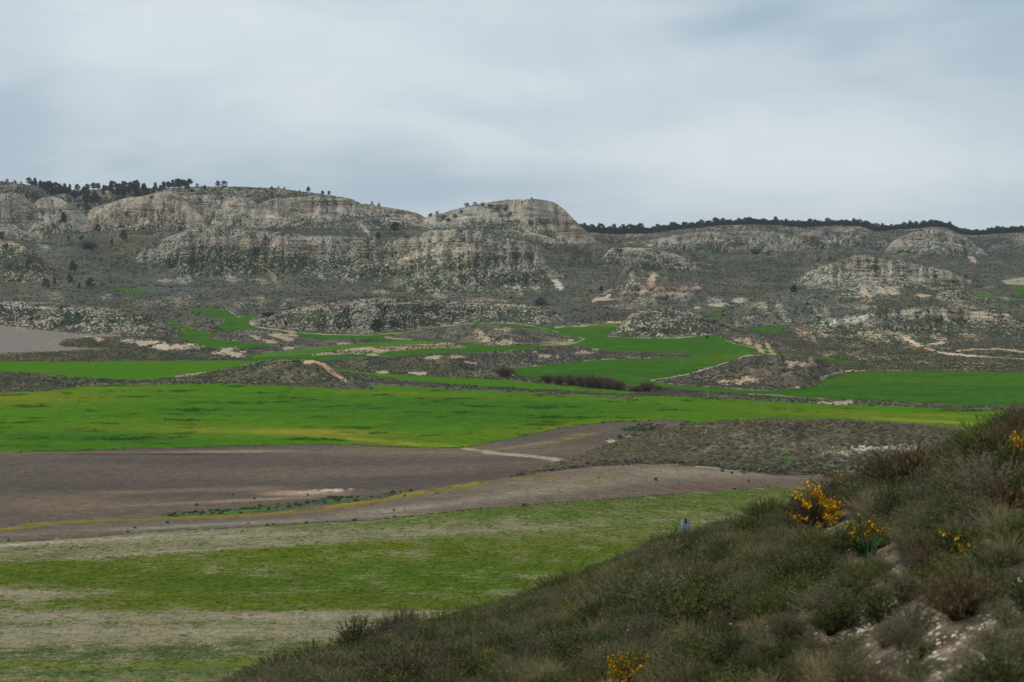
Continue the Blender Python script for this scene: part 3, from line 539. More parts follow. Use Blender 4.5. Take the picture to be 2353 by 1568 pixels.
stroke([(-400, 1262), (0, 1217), (88, 1206), (176, 1198), (352, 1192), (527, 1187), (668, 1178), (760, 1168), (854, 1153), (940, 1139), (1030, 1124), (1120, 1110)], 8, g=(.26, .20, .025), veg=.5, vc=(.16, .14, .05), fld=1, thr=-1.3)
stroke([(668, 1176), (760, 1164), (854, 1150), (995, 1127), (1100, 1110)], 8, g=(.26, .21, .03), veg=.45, vc=(.16, .14, .05), fld=.4, thr=-.5)
for u_, v_ in ((1150, 1110), (1210, 1100), (1260, 1100), (1320, 1102), (1180, 1118), (1400, 1096), (1350, 1108)): blob(u_, v_, 34, 4, g=(.26, .20, .03), veg=.45, s=.7, vc=(.16, .14, .06), hard=1.0)
# --- stubble and young green in the nearest field
SB = (.275, .24, .145)
B3 = poly([(-2500, 1430), (-900, 1310), (0, 1247), (176, 1237), (352, 1223), (527, 1214), (854, 1195), (1030, 1177), (1206, 1160), (1470, 1142), (1600, 1131), (1772, 1120), (2100, 1161), (3000, 1300), (3000, 9000), (-2500, 9000)]) & (D2 < 380)
z_ = newzone('stubble_field'); FIELDLAB[z_] = 'nearest field striped with pale stubble and young green crop'
paint(B3, g=SB, veg=.26, vc=(.15, .145, .06), fld=1.0, zone=z_)
def yb(u, pts): return np.interp(u, [q[0] for q in pts], [q[1] for q in pts])
GB = (.108, .146, .010)
def band(top, bot, soft, col, k, nz=.6):
    tu, tv = conv([q[0] for q in top], [q[1] for q in top]); bu, bv = conv([q[0] for q in bot], [q[1] for q in bot])
    jit = (nst * 6 + nst2 * 6 + n3a * 3)
    v = VA + jit * nz
    a_ = np.interp(UAc, tu, tv)[None, :]; b_ = np.interp(UAc, bu, bv)[None, :]
    soft = soft * 1.7; kk = sstep(-soft, soft, v - a_) * sstep(soft, -soft, v - b_) * k * np.clip(1 + .25 * nst + .25 * n3a, .3, 1.2)
    cover(B3, col, np.clip(kk, 0, 1).astype(np.float32))
band([(0, 1292), (281, 1278), (527, 1257), (826, 1236), (995, 1229), (1346, 1208), (1700, 1190), (2000, 1180)], [(0, 1352), (300, 1385), (600, 1405), (900, 1402), (1200, 1400), (1600, 1400)], 7, GB, .95)
band([(0, 1372), (120, 1376), (300, 1372), (600, 1360)], [(0, 1402), (246, 1408), (527, 1406), (826, 1402), (1300, 1402)], 6, GB, .9)
band([(0, 1320), (300, 1318), (900, 1290), (1300, 1280)], [(0, 1335), (300, 1350), (900, 1385), (1300, 1390)], 18, (.060, .120, .008), .45)
band([(900, 1165), (1206, 1162), (1470, 1142), (1772, 1121), (2100, 1125)], [(900, 1170), (1206, 1170), (1470, 1156), (1772, 1138), (2100, 1140)], 4, (.055, .125, .018), .8, .3)
band([(1250, 1150), (1500, 1150), (1800, 1120), (2100, 1120)], [(1100, 1215), (1500, 1205), (1800, 1190), (2100, 1190)], 16, (.11, .155, .03), .75)
band([(0, 1262), (800, 1215)], [(0, 1285), (800, 1235)], 12, (.17, .18, .07), .5)
band([(0, 1486), (300, 1480), (600, 1474), (900, 1468)], [(0, 1560), (600, 1560), (900, 1570)], 10, (.085, .115, .035), .75)
band([(300, 1520), (600, 1510)], [(300, 1536), (620, 1532)], 5, (.13, .165, .025), .7)
band([(0, 1556), (700, 1548)], [(0, 1900), (700, 1900)], 12, (.14, .17, .055), .75)
band([(350, 1422), (500, 1419), (700, 1425)], [(350, 1438), (500, 1440), (700, 1436)], 6, (.11, .155, .03), .6)
for (u, v, ru, rv, tl, k, c_) in [(60, 1362, 170, 9, 0, .8, (.34, .28, .20)), (120, 1415, 200, 14, 0, .45, (.30, .24, .17)), (620, 1420, 200, 12, 0, .5, (.34, .28, .20)), (720, 1445, 110, 6, -.03, .5, (.16, .135, .11)), (300, 1452, 300, 6, 0, .4, (.38, .34, .25)), (30, 1460, 150, 6, 0, .4, (.18, .155, .13)),
                               (100, 1248, 350, 3, -.06, .6, (.50, .46, .36)), (450, 1236, 250, 4, -.04, .45, (.42, .38, .28)), (400, 1268, 380, 4, -.06, .35, (.38, .34, .25)), (1050, 1222, 250, 5, -.05, .4, (.30, .26, .19))]:
    kq = np.clip(gau(u, v, ru, rv, tl) * k * (1 + 1.0 * nst + .6 * n3a), 0, .95); tint(B3, c_, kq); VEG[B3] *= (1 - .8 * kq[B3])
VEG[B3] = np.clip(VEG[B3] + .09 * nst[B3] + .07 * n3a[B3] + .07 * nst2[B3] + .06 * n3b[B3], .05, .97)
kk = np.clip(.5 + nst2, 0, 1) * .4 * (VEG > .5); COLk = COL.copy(); tint(B3, (.13, .15, .03), kk); COL[:] = COLk
# --- grass mound
for i in range(1, NHILL):
    if HILLS[i].get('name') == 'grass mound':
        mz = newzone('grass_mound'); FIELDLAB[mz] = 'rounded mound covered in windblown dry grass tussocks'
        m = isl(i); ZONE[m] = mz; VEG[m] = .66 + .2 * n8[m] + .1 * n40[m]
blob(1800, 1050, 46, 16, g=(.08, .15, .04), veg=.5, vc=(.05, .12, .03)); blob(2030, 1030, 110, 9, g=PALE, veg=.25, hard=.8); blob(1930, 1040, 60, 7, g=CLAY, veg=.3); blob(2150, 1040, 100, 9, g=PALE, veg=.3, hard=.8)
stroke([(1500, 1062), (1530, 1067), (1556, 1066)], 8, thr=-.5); stroke([(1600, 1071), (1680, 1080), (1740, 1088)], 6, thr=-.2); stroke([(1940, 1106), (1990, 1112), (2030, 1125)], 5, g=PALE, veg=.3, thr=-.2)
# --- clay scars, bare spots, green scree on the hills (photo spots)
for a_ in [(383, 795, 42, 11), (330, 788, 50, 10), (430, 797, 40, 9), (292, 783, 18, 4), (225, 779, 22, 6), (200, 774, 14, 3), (530, 808, 36, 13), (545, 812, 26, 11), (500, 812, 25, 6)]: blob(*a_, g=(.54, .40, .28), veg=.08)
for a_ in [(640, 772, 26, 11), (660, 780, 20, 7), (590, 776, 16, 8), (620, 784, 24, 6), (670, 770, 16, 6)]: blob(*a_, g=CLAY, veg=.2, tilt=-1)
for a_ in [(1113, 780, 26, 14), (1100, 765, 14, 10), (1160, 762, 14, 5), (1155, 790, 20, 6), (1155, 757, 30, 5), (1280, 787, 40, 7), (1170, 784, 20, 10), (1305, 783, 18, 4)]: blob(*a_, g=CLAY, veg=.3, tilt=-.8)
for a_ in [(1255, 818, 22, 5), (1280, 822, 15, 5), (1340, 810, 30, 6), (1230, 809, 12, 3), (1560, 776, 8, 3), (1368, 804, 10, 4)]: blob(*a_, g=CLAY, veg=.25)
for a_ in [(1680, 878, 44, 8), (1720, 873, 28, 9), (1826, 832, 26, 4), (1850, 838, 30, 6), (1862, 828, 10, 10), (1820, 840, 12, 8), (1668, 884, 10, 5), (1835, 890, 12, 4)]: blob(*a_, g=CLAY, veg=.15)
for a_ in [(860, 845 - 30, 20, 3), (1000, 822, 30, 6), (1050, 820, 26, 5), (1090, 835, 14, 4), (960, 858, 30, 6), (880, 855, 18, 5), (1072, 833, 14, 4), (850, 803, 24, 7), (870, 806, 26, 6), (790, 790, 20, 4), (660, 800, 20, 4), (925, 800, 20, 4)]: blob(*a_, g=CLAY, veg=.2)
stroke([(700, 833), (725, 832), (745, 838), (758, 848), (775, 861), (796, 877)], 8, g=(.50, .33, .22), veg=.1, thr=-.6); stroke([(740, 842), (765, 860), (790, 876)], 4, g=(.42, .24, .15), veg=.0, thr=-.3)
for a_ in [(1745, 800, 10, 18), (1770, 803, 8, 20), (1720, 785, 16, 12), (1700, 780, 20, 8)]: blob(*a_, g=CLAY, veg=.25, tilt=-.6)
for a_ in [(1868, 775, 10, 24), (1845, 768, 18, 16), (1890, 768, 12, 14), (2010, 770, 46, 20), (2075, 775, 26, 22), (2100, 788, 20, 6), (2145, 765, 16, 22), (2165, 780, 16, 10), (1980, 768, 18, 12), (2105, 797, 30, 7), (2235, 775, 40, 14), (2050, 762, 30, 10)]: blob(*a_, g=(.46, .34, .22), veg=.36, tilt=-.6, s=.85, hard=.9)
stroke([(2080, 778), (2100, 788), (2118, 796)], 8, g=(.54, .40, .28), veg=0)
stroke([(2170, 788), (2135, 792), (2125, 799), (2150, 808), (2190, 815), (2240, 818)], 5.5, g=(.52, .41, .30), veg=0); stroke([(2240, 818), (2290, 822), (2353, 826), (2500, 830)], 3, g=(.5, .39, .28), veg=.1, thr=-.3)
stroke([(2200, 806), (2250, 802), (2300, 803), (2353, 809)], 6, g=CLAY, veg=.15, thr=-.4)
for a_ in [(1905, 815, 30, 8), (1955, 812, 24, 6), (1990, 823, 40, 7), (2040, 822, 30, 5), (2140, 795, 30, 5), (2160, 802, 24, 5), (2120, 833, 40, 3), (2250, 835, 60, 3), (1960, 795, 30, 6), (1970, 852, 25, 3), (2060, 851, 50, 2), (2180, 850, 30, 2), (2225, 850, 26, 4)]: blob(*a_, g=CLAY, veg=.42, s=.8, hard=.9)
for a_ in [(1540, 675, 60, 8, (.50, .38, .27)), (1510, 662, 44, 7, (.46, .25, .17)), (1570, 663, 18, 8, (.46, .24, .17)), (1600, 662, 20, 5, (.44, .25, .18)), (1475, 662, 30, 5, (.46, .25, .17)), (1500, 640, 14, 18, (.50, .36, .24)), (1560, 682, 34, 8, PALE), (1460, 671, 40, 5, PALE), (1400, 688, 30, 4, (.52, .42, .31)), (1570, 687, 22, 9, ROCK), (1480, 690, 50, 14, ROCK), (1430, 705, 50, 10, ROCK2),
           (1455, 640, 16, 24, ROCK), (1700, 690, 24, 8, PALE), (1640, 690, 30, 12, ROCK), (1655, 700, 34, 6, PALE), (1600, 708, 16, 4, PALE)]: blob(*a_[:4], g=a_[4], veg=.22 if a_[4] not in (ROCK, ROCK2) else .5, tilt=.4)
stroke([(1362, 690), (1400, 668), (1440, 655), (1470, 652)], 5, g=(.48, .42, .32), veg=.3, thr=-.2); stroke([(1362, 692), (1385, 685), (1400, 680)], 7, g=(.5, .4, .3), veg=.1)
for a_ in [(1735, 700, 40, 8), (1760, 712, 10, 16), (1800, 720, 14, 26), (1890, 715, 18, 20), (1960, 702, 40, 6), (1990, 690, 26, 8), (1720, 730, 14, 10), (1700, 745, 14, 8), (1985, 706, 40, 5), (2150, 683, 14, 5), (2185, 690, 30, 8), (2215, 705, 34, 10), (2280, 660, 20, 4), (2310, 685, 8, 6)]: blob(*a_, g=(.43, .36, .26), veg=.42, tilt=-.5, s=.75, hard=.9)
for a_ in [(2005, 645, 8, 22), (2022, 660, 7, 22), (1985, 670, 12, 22), (2050, 665, 20, 14), (2120, 680, 24, 6), (2236, 598, 10, 12)]: blob(*a_, g=(.50, .38, .27), veg=.12, tilt=-.7)
stroke([(1243, 602), (1262, 628), (1288, 660)], 15, g=(.48, .42, .32), veg=.03, thr=-.9)
for a_ in [(1050, 648, 8, 16), (1088, 650, 9, 18), (1120, 645, 6, 16), (1158, 655, 8, 20), (1020, 645, 8, 14), (1190, 668, 12, 18), (1230, 655, 14, 20), (1100, 690, 60, 6), (875, 672, 24, 8), (980, 650, 10, 8), (737, 635, 8, 12), (800, 640, 20, 10), (945, 665, 14, 8), (1010, 680, 20, 8)]: blob(*a_, g=(.44, .38, .28), veg=.34, tilt=-.5, s=.7, hard=.9)
stroke([(823, 508), (836, 524), (850, 541)], 8, g=(.44, .39, .30), veg=.05)
for a_ in [(18, 530, 8, 14), (90, 555, 8, 14), (105, 570, 14, 6), (255, 583, 20, 8), (420, 645, 14, 10), (435, 640, 8, 12), (380, 645, 24, 6), (535, 640, 20, 12), (600, 645, 16, 10), (630, 640, 10, 16)]: blob(*a_, g=(.46, .40, .30), veg=.34, tilt=-.4, s=.7, hard=.9)
for a_ in [(415, 693, 44, 16), (245, 682, 20, 10), (125, 683, 18, 12), (140, 694, 10, 7), (340, 700, 40, 10), (670, 690, 24, 5), (650, 700, 10, 10), (720, 696, 24, 4), (600, 690, 10, 18), (550, 700, 10, 10), (60, 745, 60, 12), (110, 740, 30, 14), (1000, 762 - 40, 30, 8), (900, 730, 34, 10), (1020, 728, 20, 7), (1520, 765 - 20, 50, 14), (1480, 700, 14, 5)]: blob(*a_, g=(.42, .36, .27), veg=.46, s=.7, hard=.9)
# green scree and dark scrub
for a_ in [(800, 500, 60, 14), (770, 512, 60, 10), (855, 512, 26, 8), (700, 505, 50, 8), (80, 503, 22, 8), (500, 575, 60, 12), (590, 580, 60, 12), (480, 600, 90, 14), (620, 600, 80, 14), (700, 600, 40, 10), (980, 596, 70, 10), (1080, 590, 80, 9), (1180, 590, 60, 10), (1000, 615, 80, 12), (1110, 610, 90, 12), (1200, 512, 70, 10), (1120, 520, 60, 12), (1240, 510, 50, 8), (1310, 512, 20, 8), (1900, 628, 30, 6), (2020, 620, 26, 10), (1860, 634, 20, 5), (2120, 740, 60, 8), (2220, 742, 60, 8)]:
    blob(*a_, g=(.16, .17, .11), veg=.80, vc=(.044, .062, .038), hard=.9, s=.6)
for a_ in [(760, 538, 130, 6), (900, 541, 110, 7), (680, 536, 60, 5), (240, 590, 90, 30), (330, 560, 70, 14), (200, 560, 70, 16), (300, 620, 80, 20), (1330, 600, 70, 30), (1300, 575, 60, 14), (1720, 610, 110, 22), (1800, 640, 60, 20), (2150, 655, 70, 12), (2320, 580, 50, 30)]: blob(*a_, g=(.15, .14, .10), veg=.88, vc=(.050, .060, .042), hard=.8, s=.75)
# weathered strata: broken brown lines along the rock bands, pale ledges between
BRR = (.25, .185, .13)
def bands(pts, offs, wd=2.4):
    for k_, o_ in enumerate(offs):
        sh = 9 * (k_ % 3); stroke([(u_ + sh, v_ + o_) for u_, v_ in pts], wd, g=BRR if k_ % 2 == 0 else (.56, .49, .38), veg=.05, thr=(-.05, -.35, .1)[k_ % 3])
bands([(400, 560), (450, 545), (500, 543), (560, 548), (620, 552), (660, 556), (720, 566)], (0, 4, 8, 13, 17), 2.6)
bands([(885, 598), (930, 588), (980, 573), (1040, 566), (1100, 566), (1160, 562), (1225, 564)], (0, 4, 8, 12, 16, 21), 2.8)
bands([(1010, 505), (1060, 494), (1120, 486), (1180, 480), (1240, 481), (1290, 490), (1316, 502)], (-8, -3, 2, 7, 12), 2.4)
bands([(560, 480), (620, 478), (680, 484), (740, 478), (800, 470), (835, 478)], (0, 6, 12, 20), 2.4)
bands([(230, 492), (290, 480), (350, 472), (400, 466), (440, 478)], (0, 5, 12), 2.2); bands([(-40, 470), (20, 466), (60, 474), (100, 484)], (0, 5, 14), 2.2); bands([(90, 478), (130, 474), (170, 492)], (0, 6), 2)
bands([(420, 470), (480, 462), (540, 462), (600, 470)], (0, 6, 12), 2.0); bands([(870, 500), (930, 505), (990, 520)], (0, 6, 14), 2.0)
bands([(1880, 628), (1930, 610), (1980, 596), (2003, 592)], (0, 5, 10, 15), 2.4)
bands([(1905, 736), (1960, 728), (2010, 717), (2080, 711), (2150, 710), (2215, 716), (2260, 718), (2310, 722)], (0, 3, 6, 10, 14), 3.2)  # right mesa: strata whose brown also has the overhang's shade painted in
bands([(1480, 556), (1560, 548), (1640, 545), (1720, 543), (1780, 552)], (0, 8), 1.8); bands([(1850, 548), (1920, 545), (1980, 552)], (0, 8), 1.8); bands([(2080, 555), (2140, 548), (2200, 556)], (0, 8), 1.8)
bands([(690, 714), (760, 703), (850, 692), (930, 692), (1010, 697)], (0, 5), 2.0); bands([(0, 699), (60, 700), (120, 705)], (0, 6), 2.0)
# cliff overhangs: brown weathered rock, overhang shade put into its colour
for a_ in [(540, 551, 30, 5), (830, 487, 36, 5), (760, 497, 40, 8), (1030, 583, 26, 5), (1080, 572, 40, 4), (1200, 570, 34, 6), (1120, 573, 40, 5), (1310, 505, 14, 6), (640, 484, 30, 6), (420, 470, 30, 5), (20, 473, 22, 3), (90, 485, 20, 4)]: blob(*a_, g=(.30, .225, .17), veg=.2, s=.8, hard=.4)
VEG = np.clip(VEG, 0, .97)
# broad changes of soil and growth over the whole scrubland
g_ = (FLD < .05); n95 = fbm(X, Y, 110, 3, 97)
fac = (1 + .26 * n60 + .16 * n40)[..., None]; hue = np.clip(n95 * .5, -.5, .5)[..., None]
tt_ = fac * (1 + hue * np.array((.16, .02, -.14), np.float32))
COL = np.where(g_[..., None], np.clip(COL * tt_, .01, .7), COL).astype(np.float32); VEGC = np.where(g_[..., None], np.clip(VEGC * tt_, .008, .5), VEGC).astype(np.float32)
# near slope soil and gravel
NS = newzone('slope'); FIELDLAB[NS] = 'near stony hillside under the shrubs'
COL[NEAR] = (.15, .12, .085); VEG[NEAR] = np.clip(.62 + n8[NEAR] * .3 + n4[NEAR] * .2, 0, 1); VEGC[NEAR] = (.075, .062, .042); FLD[NEAR] = 0; ZONE[NEAR] = NS
GRAVEL = np.zeros(Z.shape, np.float32)
for (u, v, ru, rv, tl) in [(2010, 1400, 70, 34, .5), (1900, 1500, 60, 34, .4), (1960, 1450, 60, 40, .5), (1840, 1530, 50, 26, .3), (2120, 1440, 80, 30, .3), (2100, 1500, 60, 30, .3), (2290, 1420, 70, 26, .45), (2340, 1350, 50, 30, .4), (2200, 1475, 80, 22, .4), (2340, 1500, 40, 60, 0), (2120, 1560, 60, 20, 0), (2300, 1555, 60, 14, 0)]:
    ua, va = conv(u, v); x_ = (UA2 - ua) / ru; y_ = (VA - va + tl * (UA2 - ua)) / rv
    GRAVEL = np.maximum(GRAVEL, np.clip(1.05 - (x_ * x_ + y_ * y_) + .55 * n3b + .3 * n4, 0, 1) * NEAR)
GRAVEL = GRAVEL * (D2 < 40)
gm = GRAVEL > .25; COL[gm] = (.22, .17, .115); VEG[gm] = .3

# ------------------------------------------------------------------ materials
def mat(name):
    m = bpy.data.materials.new(name); m.use_nodes = True; t = m.node_tree; b = t.nodes['Principled BSDF']
    b.inputs['Roughness'].default_value = .9; b.inputs['Specular IOR Level'].default_value = .0; return m, t, b
def attr(t, nm):
    n = t.nodes.new('ShaderNodeAttribute'); n.attribute_name = nm; return n
def mixc(t, a, b, fac, mode='MIX'):
    n = t.nodes.new('ShaderNodeMix'); n.data_type = 'RGBA'; n.blend_type = mode
    for k_, v in (('A', a), ('B', b), ('Factor', fac)):
        if isinstance(v, (tuple, int, float)): n.inputs[k_].default_value = v if not (isinstance(v, tuple) and len(v) == 3) else v + (1,)
        else: t.links.new(v, n.inputs[k_])
    return n.outputs['Result']
def mrange(t, v, a, b, c=0.0, d=1.0, sm=True):
    n = t.nodes.new('ShaderNodeMapRange'); n.interpolation_type = 'SMOOTHSTEP' if sm else 'LINEAR'
    for i, x in enumerate((v, a, b, c, d)):
        if isinstance(x, (int, float)): n.inputs[i].default_value = x
        else: t.links.new(x, n.inputs[i])
    return n.outputs[0]
tm, t, bs = mat('earth')
geo = t.nodes.new('ShaderNodeNewGeometry'); Ppos = geo.outputs['Position']
aC = attr(t, 'Col'); aV = attr(t, 'VegC'); aM = attr(t, 'Mix')
sM = t.nodes.new('ShaderNodeSeparateColor'); t.links.new(aM.outputs['Color'], sM.inputs[0])
veg, strt, fld = sM.outputs[0], sM.outputs[1], sM.outputs[2]
nA = noise(t, Ppos, .42, 4, .66)
nB = noise(t, Ppos, 2.1, 3, .6)
nC = noise(t, Ppos, .07, 3, .5)
thr = mrange(t, veg, 0, 1, .66, .34, False)
nAB = M(t, 'ADD', M(t, 'MULTIPLY', nA, .72), M(t, 'MULTIPLY', nB, .28))
vor = t.nodes.new('ShaderNodeTexVoronoi'); vor.inputs['Scale'].default_value = .72; t.links.new(Ppos, vor.inputs['Vector'])
rad = mrange(t, veg, 0, 1, .10, .90, False)
nV = M(t, 'ADD', vor.outputs['Distance'], M(t, 'MULTIPLY', M(t, 'SUBTRACT', nAB, .5), .95))
speck = mrange(t, nV, M(t, 'SUBTRACT', rad, .10), M(t, 'ADD', rad, .10), 1, 0)
nFd = M(t, 'ADD', M(t, 'MULTIPLY', noise(t, Ppos, 3.2, 3, .65), .55), M(t, 'MULTIPLY', noise(t, Ppos, 1.0, 3, .6, 0, sc=(.35, 1, 1), rot=(0, 0, R(-16))), .45))
speckf = mrange(t, nFd, M(t, 'SUBTRACT', thr, .09), M(t, 'ADD', thr, .10))
ms = t.nodes.new('ShaderNodeMix'); ms.data_type = 'FLOAT'
t.links.new(fld, ms.inputs[0]); t.links.new(speck, ms.inputs[2]); t.links.new(speckf, ms.inputs[3])
speck = M(t, 'MULTIPLY', ms.outputs[0], mrange(t, veg, .02, .10, 0, 1))
# strata
nS = noise(t, Ppos, 1.0, 3, .55, .3, sc=(.025, .025, .75))
gcol = mixc(t, aC.outputs['Color'], mixc(t, aC.outputs['Color'], (.50, .42, .35), 1.0, 'MULTIPLY'), M(t, 'MULTIPLY', mrange(t, nS, .47, .55), strt))
gcol = mixc(t, gcol, mixc(t, gcol, (1.18, 1.13, 1.05), 1.0, 'MULTIPLY'), mrange(t, nB, .5, .7))
vcol = mixc(t, aV.outputs['Color'], mixc(t, aV.outputs['Color'], (1.6, 1.38, 1.25), 1.0, 'MULTIPLY'), M(t, 'MULTIPLY', mrange(t, nC, .4, .65), M(t, 'SUBTRACT', 1.0, fld)))
col = mixc(t, gcol, vcol, speck)
# field grain: fine mottling plus drill rows
nF = noise(t, Ppos, 3.4, 4, .7)
nG = noise(t, Ppos, 1.1, 3, .6, 0, sc=(.30, 1, 1), rot=(0, 0, R(-14)))
grain = M(t, 'ADD', M(t, 'MULTIPLY', mrange(t, nF, .3, .7, .45, 1.55, False), .6), M(t, 'MULTIPLY', mrange(t, nG, .3, .7, .6, 1.4, False), .4))
fm = M(t, 'ADD', M(t, 'MULTIPLY', M(t, 'SUBTRACT', grain, 1.0), fld), 1.0)
col2 = t.nodes.new('ShaderNodeVectorMath'); col2.operation = 'SCALE'; t.links.new(col, col2.inputs[0]); t.links.new(fm, col2.inputs['Scale'])
t.links.new(col2.outputs[0], bs.inputs['Base Color'])
bmp = t.nodes.new('ShaderNodeBump'); bmp.inputs['Strength'].default_value = 1.0; bmp.inputs['Distance'].default_value = 1.0
hgt = M(t, 'ADD', M(t, 'MULTIPLY', nAB, mrange(t, fld, 0, 1, 1.6, .0, False)), M(t, 'MULTIPLY', nF, mrange(t, fld, 0, 1, .12, .30, False)))
hgt = M(t, 'ADD', hgt, M(t, 'MULTIPLY', M(t, "MULTIPLY", nS, strt), 3.0))
t.links.new(hgt, bmp.inputs['Height']); t.links.new(bmp.outputs[0], bs.inputs['Normal'])

# near soil
nm_, t, bs = mat('stony_soil')
geo = t.nodes.new('ShaderNodeNewGeometry'); Pp = geo.outputs['Position']
a1 = noise(t, Pp, 9, 5, .7); a2 = noise(t, Pp, 2.0, 3, .5)
aC = attr(t, 'Col'); aV = attr(t, 'VegC')
col = mixc(t, aC.outputs['Color'], aV.outputs['Color'], mrange(t, a2, .42, .6))
col = mixc(t, mixc(t, col, (.5, .5, .5), 1.0, 'MULTIPLY'), mixc(t, col, (1.5, 1.45, 1.4), 1.0, 'MULTIPLY'), mrange(t, a1, .3, .7))
t.links.new(col, bs.inputs['Base Color'])
bmp = t.nodes.new('ShaderNodeBump'); bmp.inputs['Strength'].default_value = .9; bmp.inputs['Distance'].default_value = .06
t.links.new(a1, bmp.inputs['Height']); t.links.new(bmp.outputs[0], bs.inputs['Normal'])

# ------------------------------------------------------------------ build one mesh per kind of land from the common grid
idx = np.arange(NR * NC, dtype=np.int32).reshape(NR, NC)
quad = np.stack([idx[:-1, :-1], idx[:-1, 1:], idx[1:, 1:], idx[1:, :-1]], -1).reshape(-1, 4)
zq = np.maximum(ZONE[:-1, :-1], ZONE[1:, 1:]).reshape(-1)
zq = np.where((ZONE[:-1, :-1].reshape(-1) == NS) | (ZONE[1:, 1:].reshape(-1) == NS), NS, zq)
P3 = np.stack([X, Y, Z + ZC], -1).reshape(-1, 3).astype(np.float32)
steep = strat
MIXA = np.stack([VEG, steep, FLD], -1).reshape(-1, 3)
LAB = {0: 'valley floor scrub and earth between the fields', 1: 'eroded pale limestone hills dotted with dark scrub'}
LAB.update(FIELDLAB)
def mesh_from(name, V, faces, mats=(), smooth=True, parent=None, midx=None):
    me = bpy.data.meshes.new(name); V = np.asarray(V, np.float32); faces = np.asarray(faces, np.int32); k_ = faces.shape[1]
    me.vertices.add(len(V)); me.vertices.foreach_set('co', V.ravel())
    me.loops.add(faces.size); me.loops.foreach_set('vertex_index', faces.ravel())
    me.polygons.add(len(faces)); me.polygons.foreach_set('loop_start', np.arange(0, faces.size, k_, dtype=np.int32))
    if smooth: me.polygons.foreach_set('use_smooth', np.ones(len(faces), bool))
    for m in mats: me.materials.append(m)
    if midx is not None: me.polygons.foreach_set('material_index', np.asarray(midx, np.int32))
    me.update(); me.validate()
    o = bpy.data.objects.new(name, me); C.objects.link(o)
    if parent: o.parent = parent
    return o
def setattr3(me, nm, arr):
    a = me.attributes.new(nm, 'FLOAT_COLOR', 'POINT'); b = np.ones((len(arr), 4), np.float32); b[:, :3] = arr; a.data.foreach_set('color', b.ravel())
CF, VF = COL.reshape(-1, 3), VEGC.reshape(-1, 3)
for z_ in range(len(ZONES)):
    q = quad[zq == z_]
    if len(q) < 4: continue
    used, inv = np.unique(q, return_inverse=True)
    o = mesh_from(ZONES[z_], P3[used], inv.reshape(-1, 4), [nm_ if z_ == NS else tm])
    setattr3(o.data, 'Col', CF[used]); setattr3(o.data, 'VegC', VF[used]); setattr3(o.data, 'Mix', MIXA[used])
    tag(o, LAB.get(z_), ZONES[z_].replace('_', ' '), kind='structure')
# ------------------------------------------------------------------ plants
def leafmat(name, col, var=.35, tip=(1.25, 1.2, 1.05), trans=.25, rough=.75):
    m, t, b = mat(name)
    b.inputs['Roughness'].default_value = rough
    g = t.nodes.new('ShaderNodeNewGeometry'); oi = t.nodes.new('ShaderNodeObjectInfo')
    c = mixc(t, tuple(x * (1 - var) for x in col), tuple(x * (1 + var) for x in col), g.outputs['Random Per Island'])
    c = mixc(t, c, mixc(t, c, tip, 1.0, 'MULTIPLY'), oi.outputs['Random'])
    t.links.new(c, b.inputs['Base Color'])
    return m
L_GREEN = leafmat('leaf_green', (.118, .130, .042)); L_GREY = leafmat('leaf_grey', (.150, .148, .088)); L_BROWN = leafmat('twig_brown', (.140, .108, .062))
L_DARK = leafmat('leaf_dark', (.072, .088, .034)); L_STRAW = leafmat('grass_straw', (.25, .205, .11)); L_LILAC = leafmat('twig_lilac', (.155, .132, .108))
L_TWIG = leafmat('twig_dark', (.055, .042, .030)); L_FLOWER = leafmat('petal_yellow', (.72, .40, .012), var=.2, tip=(1, .92, 1)); L_IRIS = leafmat('blade_green', (.030, .075, .028), tip=(1, 1, 1))
L_PINE = leafmat('pine_needles', (.052, .072, .044), var=.4, tip=(.8, .85, .9)); L_BARK = leafmat('bark', (.11, .085, .065)); L_FAR = leafmat('far_scrub', (.084, .094, .068), var=.4, tip=(1.5, 1.35, 1.4))
L_FARG = leafmat('far_scrub_green', (.070, .098, .048), var=.3); L_BARE = leafmat('bare_twig', (.125, .088, .068), var=.35); L_TUSS = leafmat('tussock_grass', (.35, .285, .17), var=.35, tip=(.60, .64, .58))
L_MID = leafmat('mid_scrub', (.135, .128, .090), var=.4, tip=(1.35, 1.25, 1.25))
def unit(a): return a / np.maximum(np.linalg.norm(a, axis=-1, keepdims=True), 1e-9)
def stems(r, n, h, rad, base=.08, segs=4, curve=.35, wdt=.006, up=.6, lean=(0, 0)):
    "curved stems from the root: returns polyline points (n, segs+1, 3)"
    a = r.rand(n) * 2 * np.pi; q = np.sqrt(r.rand(n))
    out = np.stack([np.cos(a) * q * rad, np.sin(a) * q * rad, h * (1 - .45 * q ** 2) * (.65 + .35 * r.rand(n))], -1)
    b0 = np.stack([np.cos(a) * base * q, np.sin(a) * base * q, 0 * a], -1)
    tt = np.linspace(0, 1, segs + 1)[None, :, None]
    side = out * np.array([1, 1, 0]); vert = out * np.array([0, 0, 1])
    P = b0[:, None] + side[:, None] * (tt ** (1 + up)) + vert[:, None] * (tt ** (1 - curve * .5))
    P = P + np.cumsum(r.randn(n, segs + 1, 3) * .042 * h * (tt > 0), 1)
    P[..., 0] += lean[0] * tt[..., 0] ** 2; P[..., 1] += lean[1] * tt[..., 0] ** 2
    return P
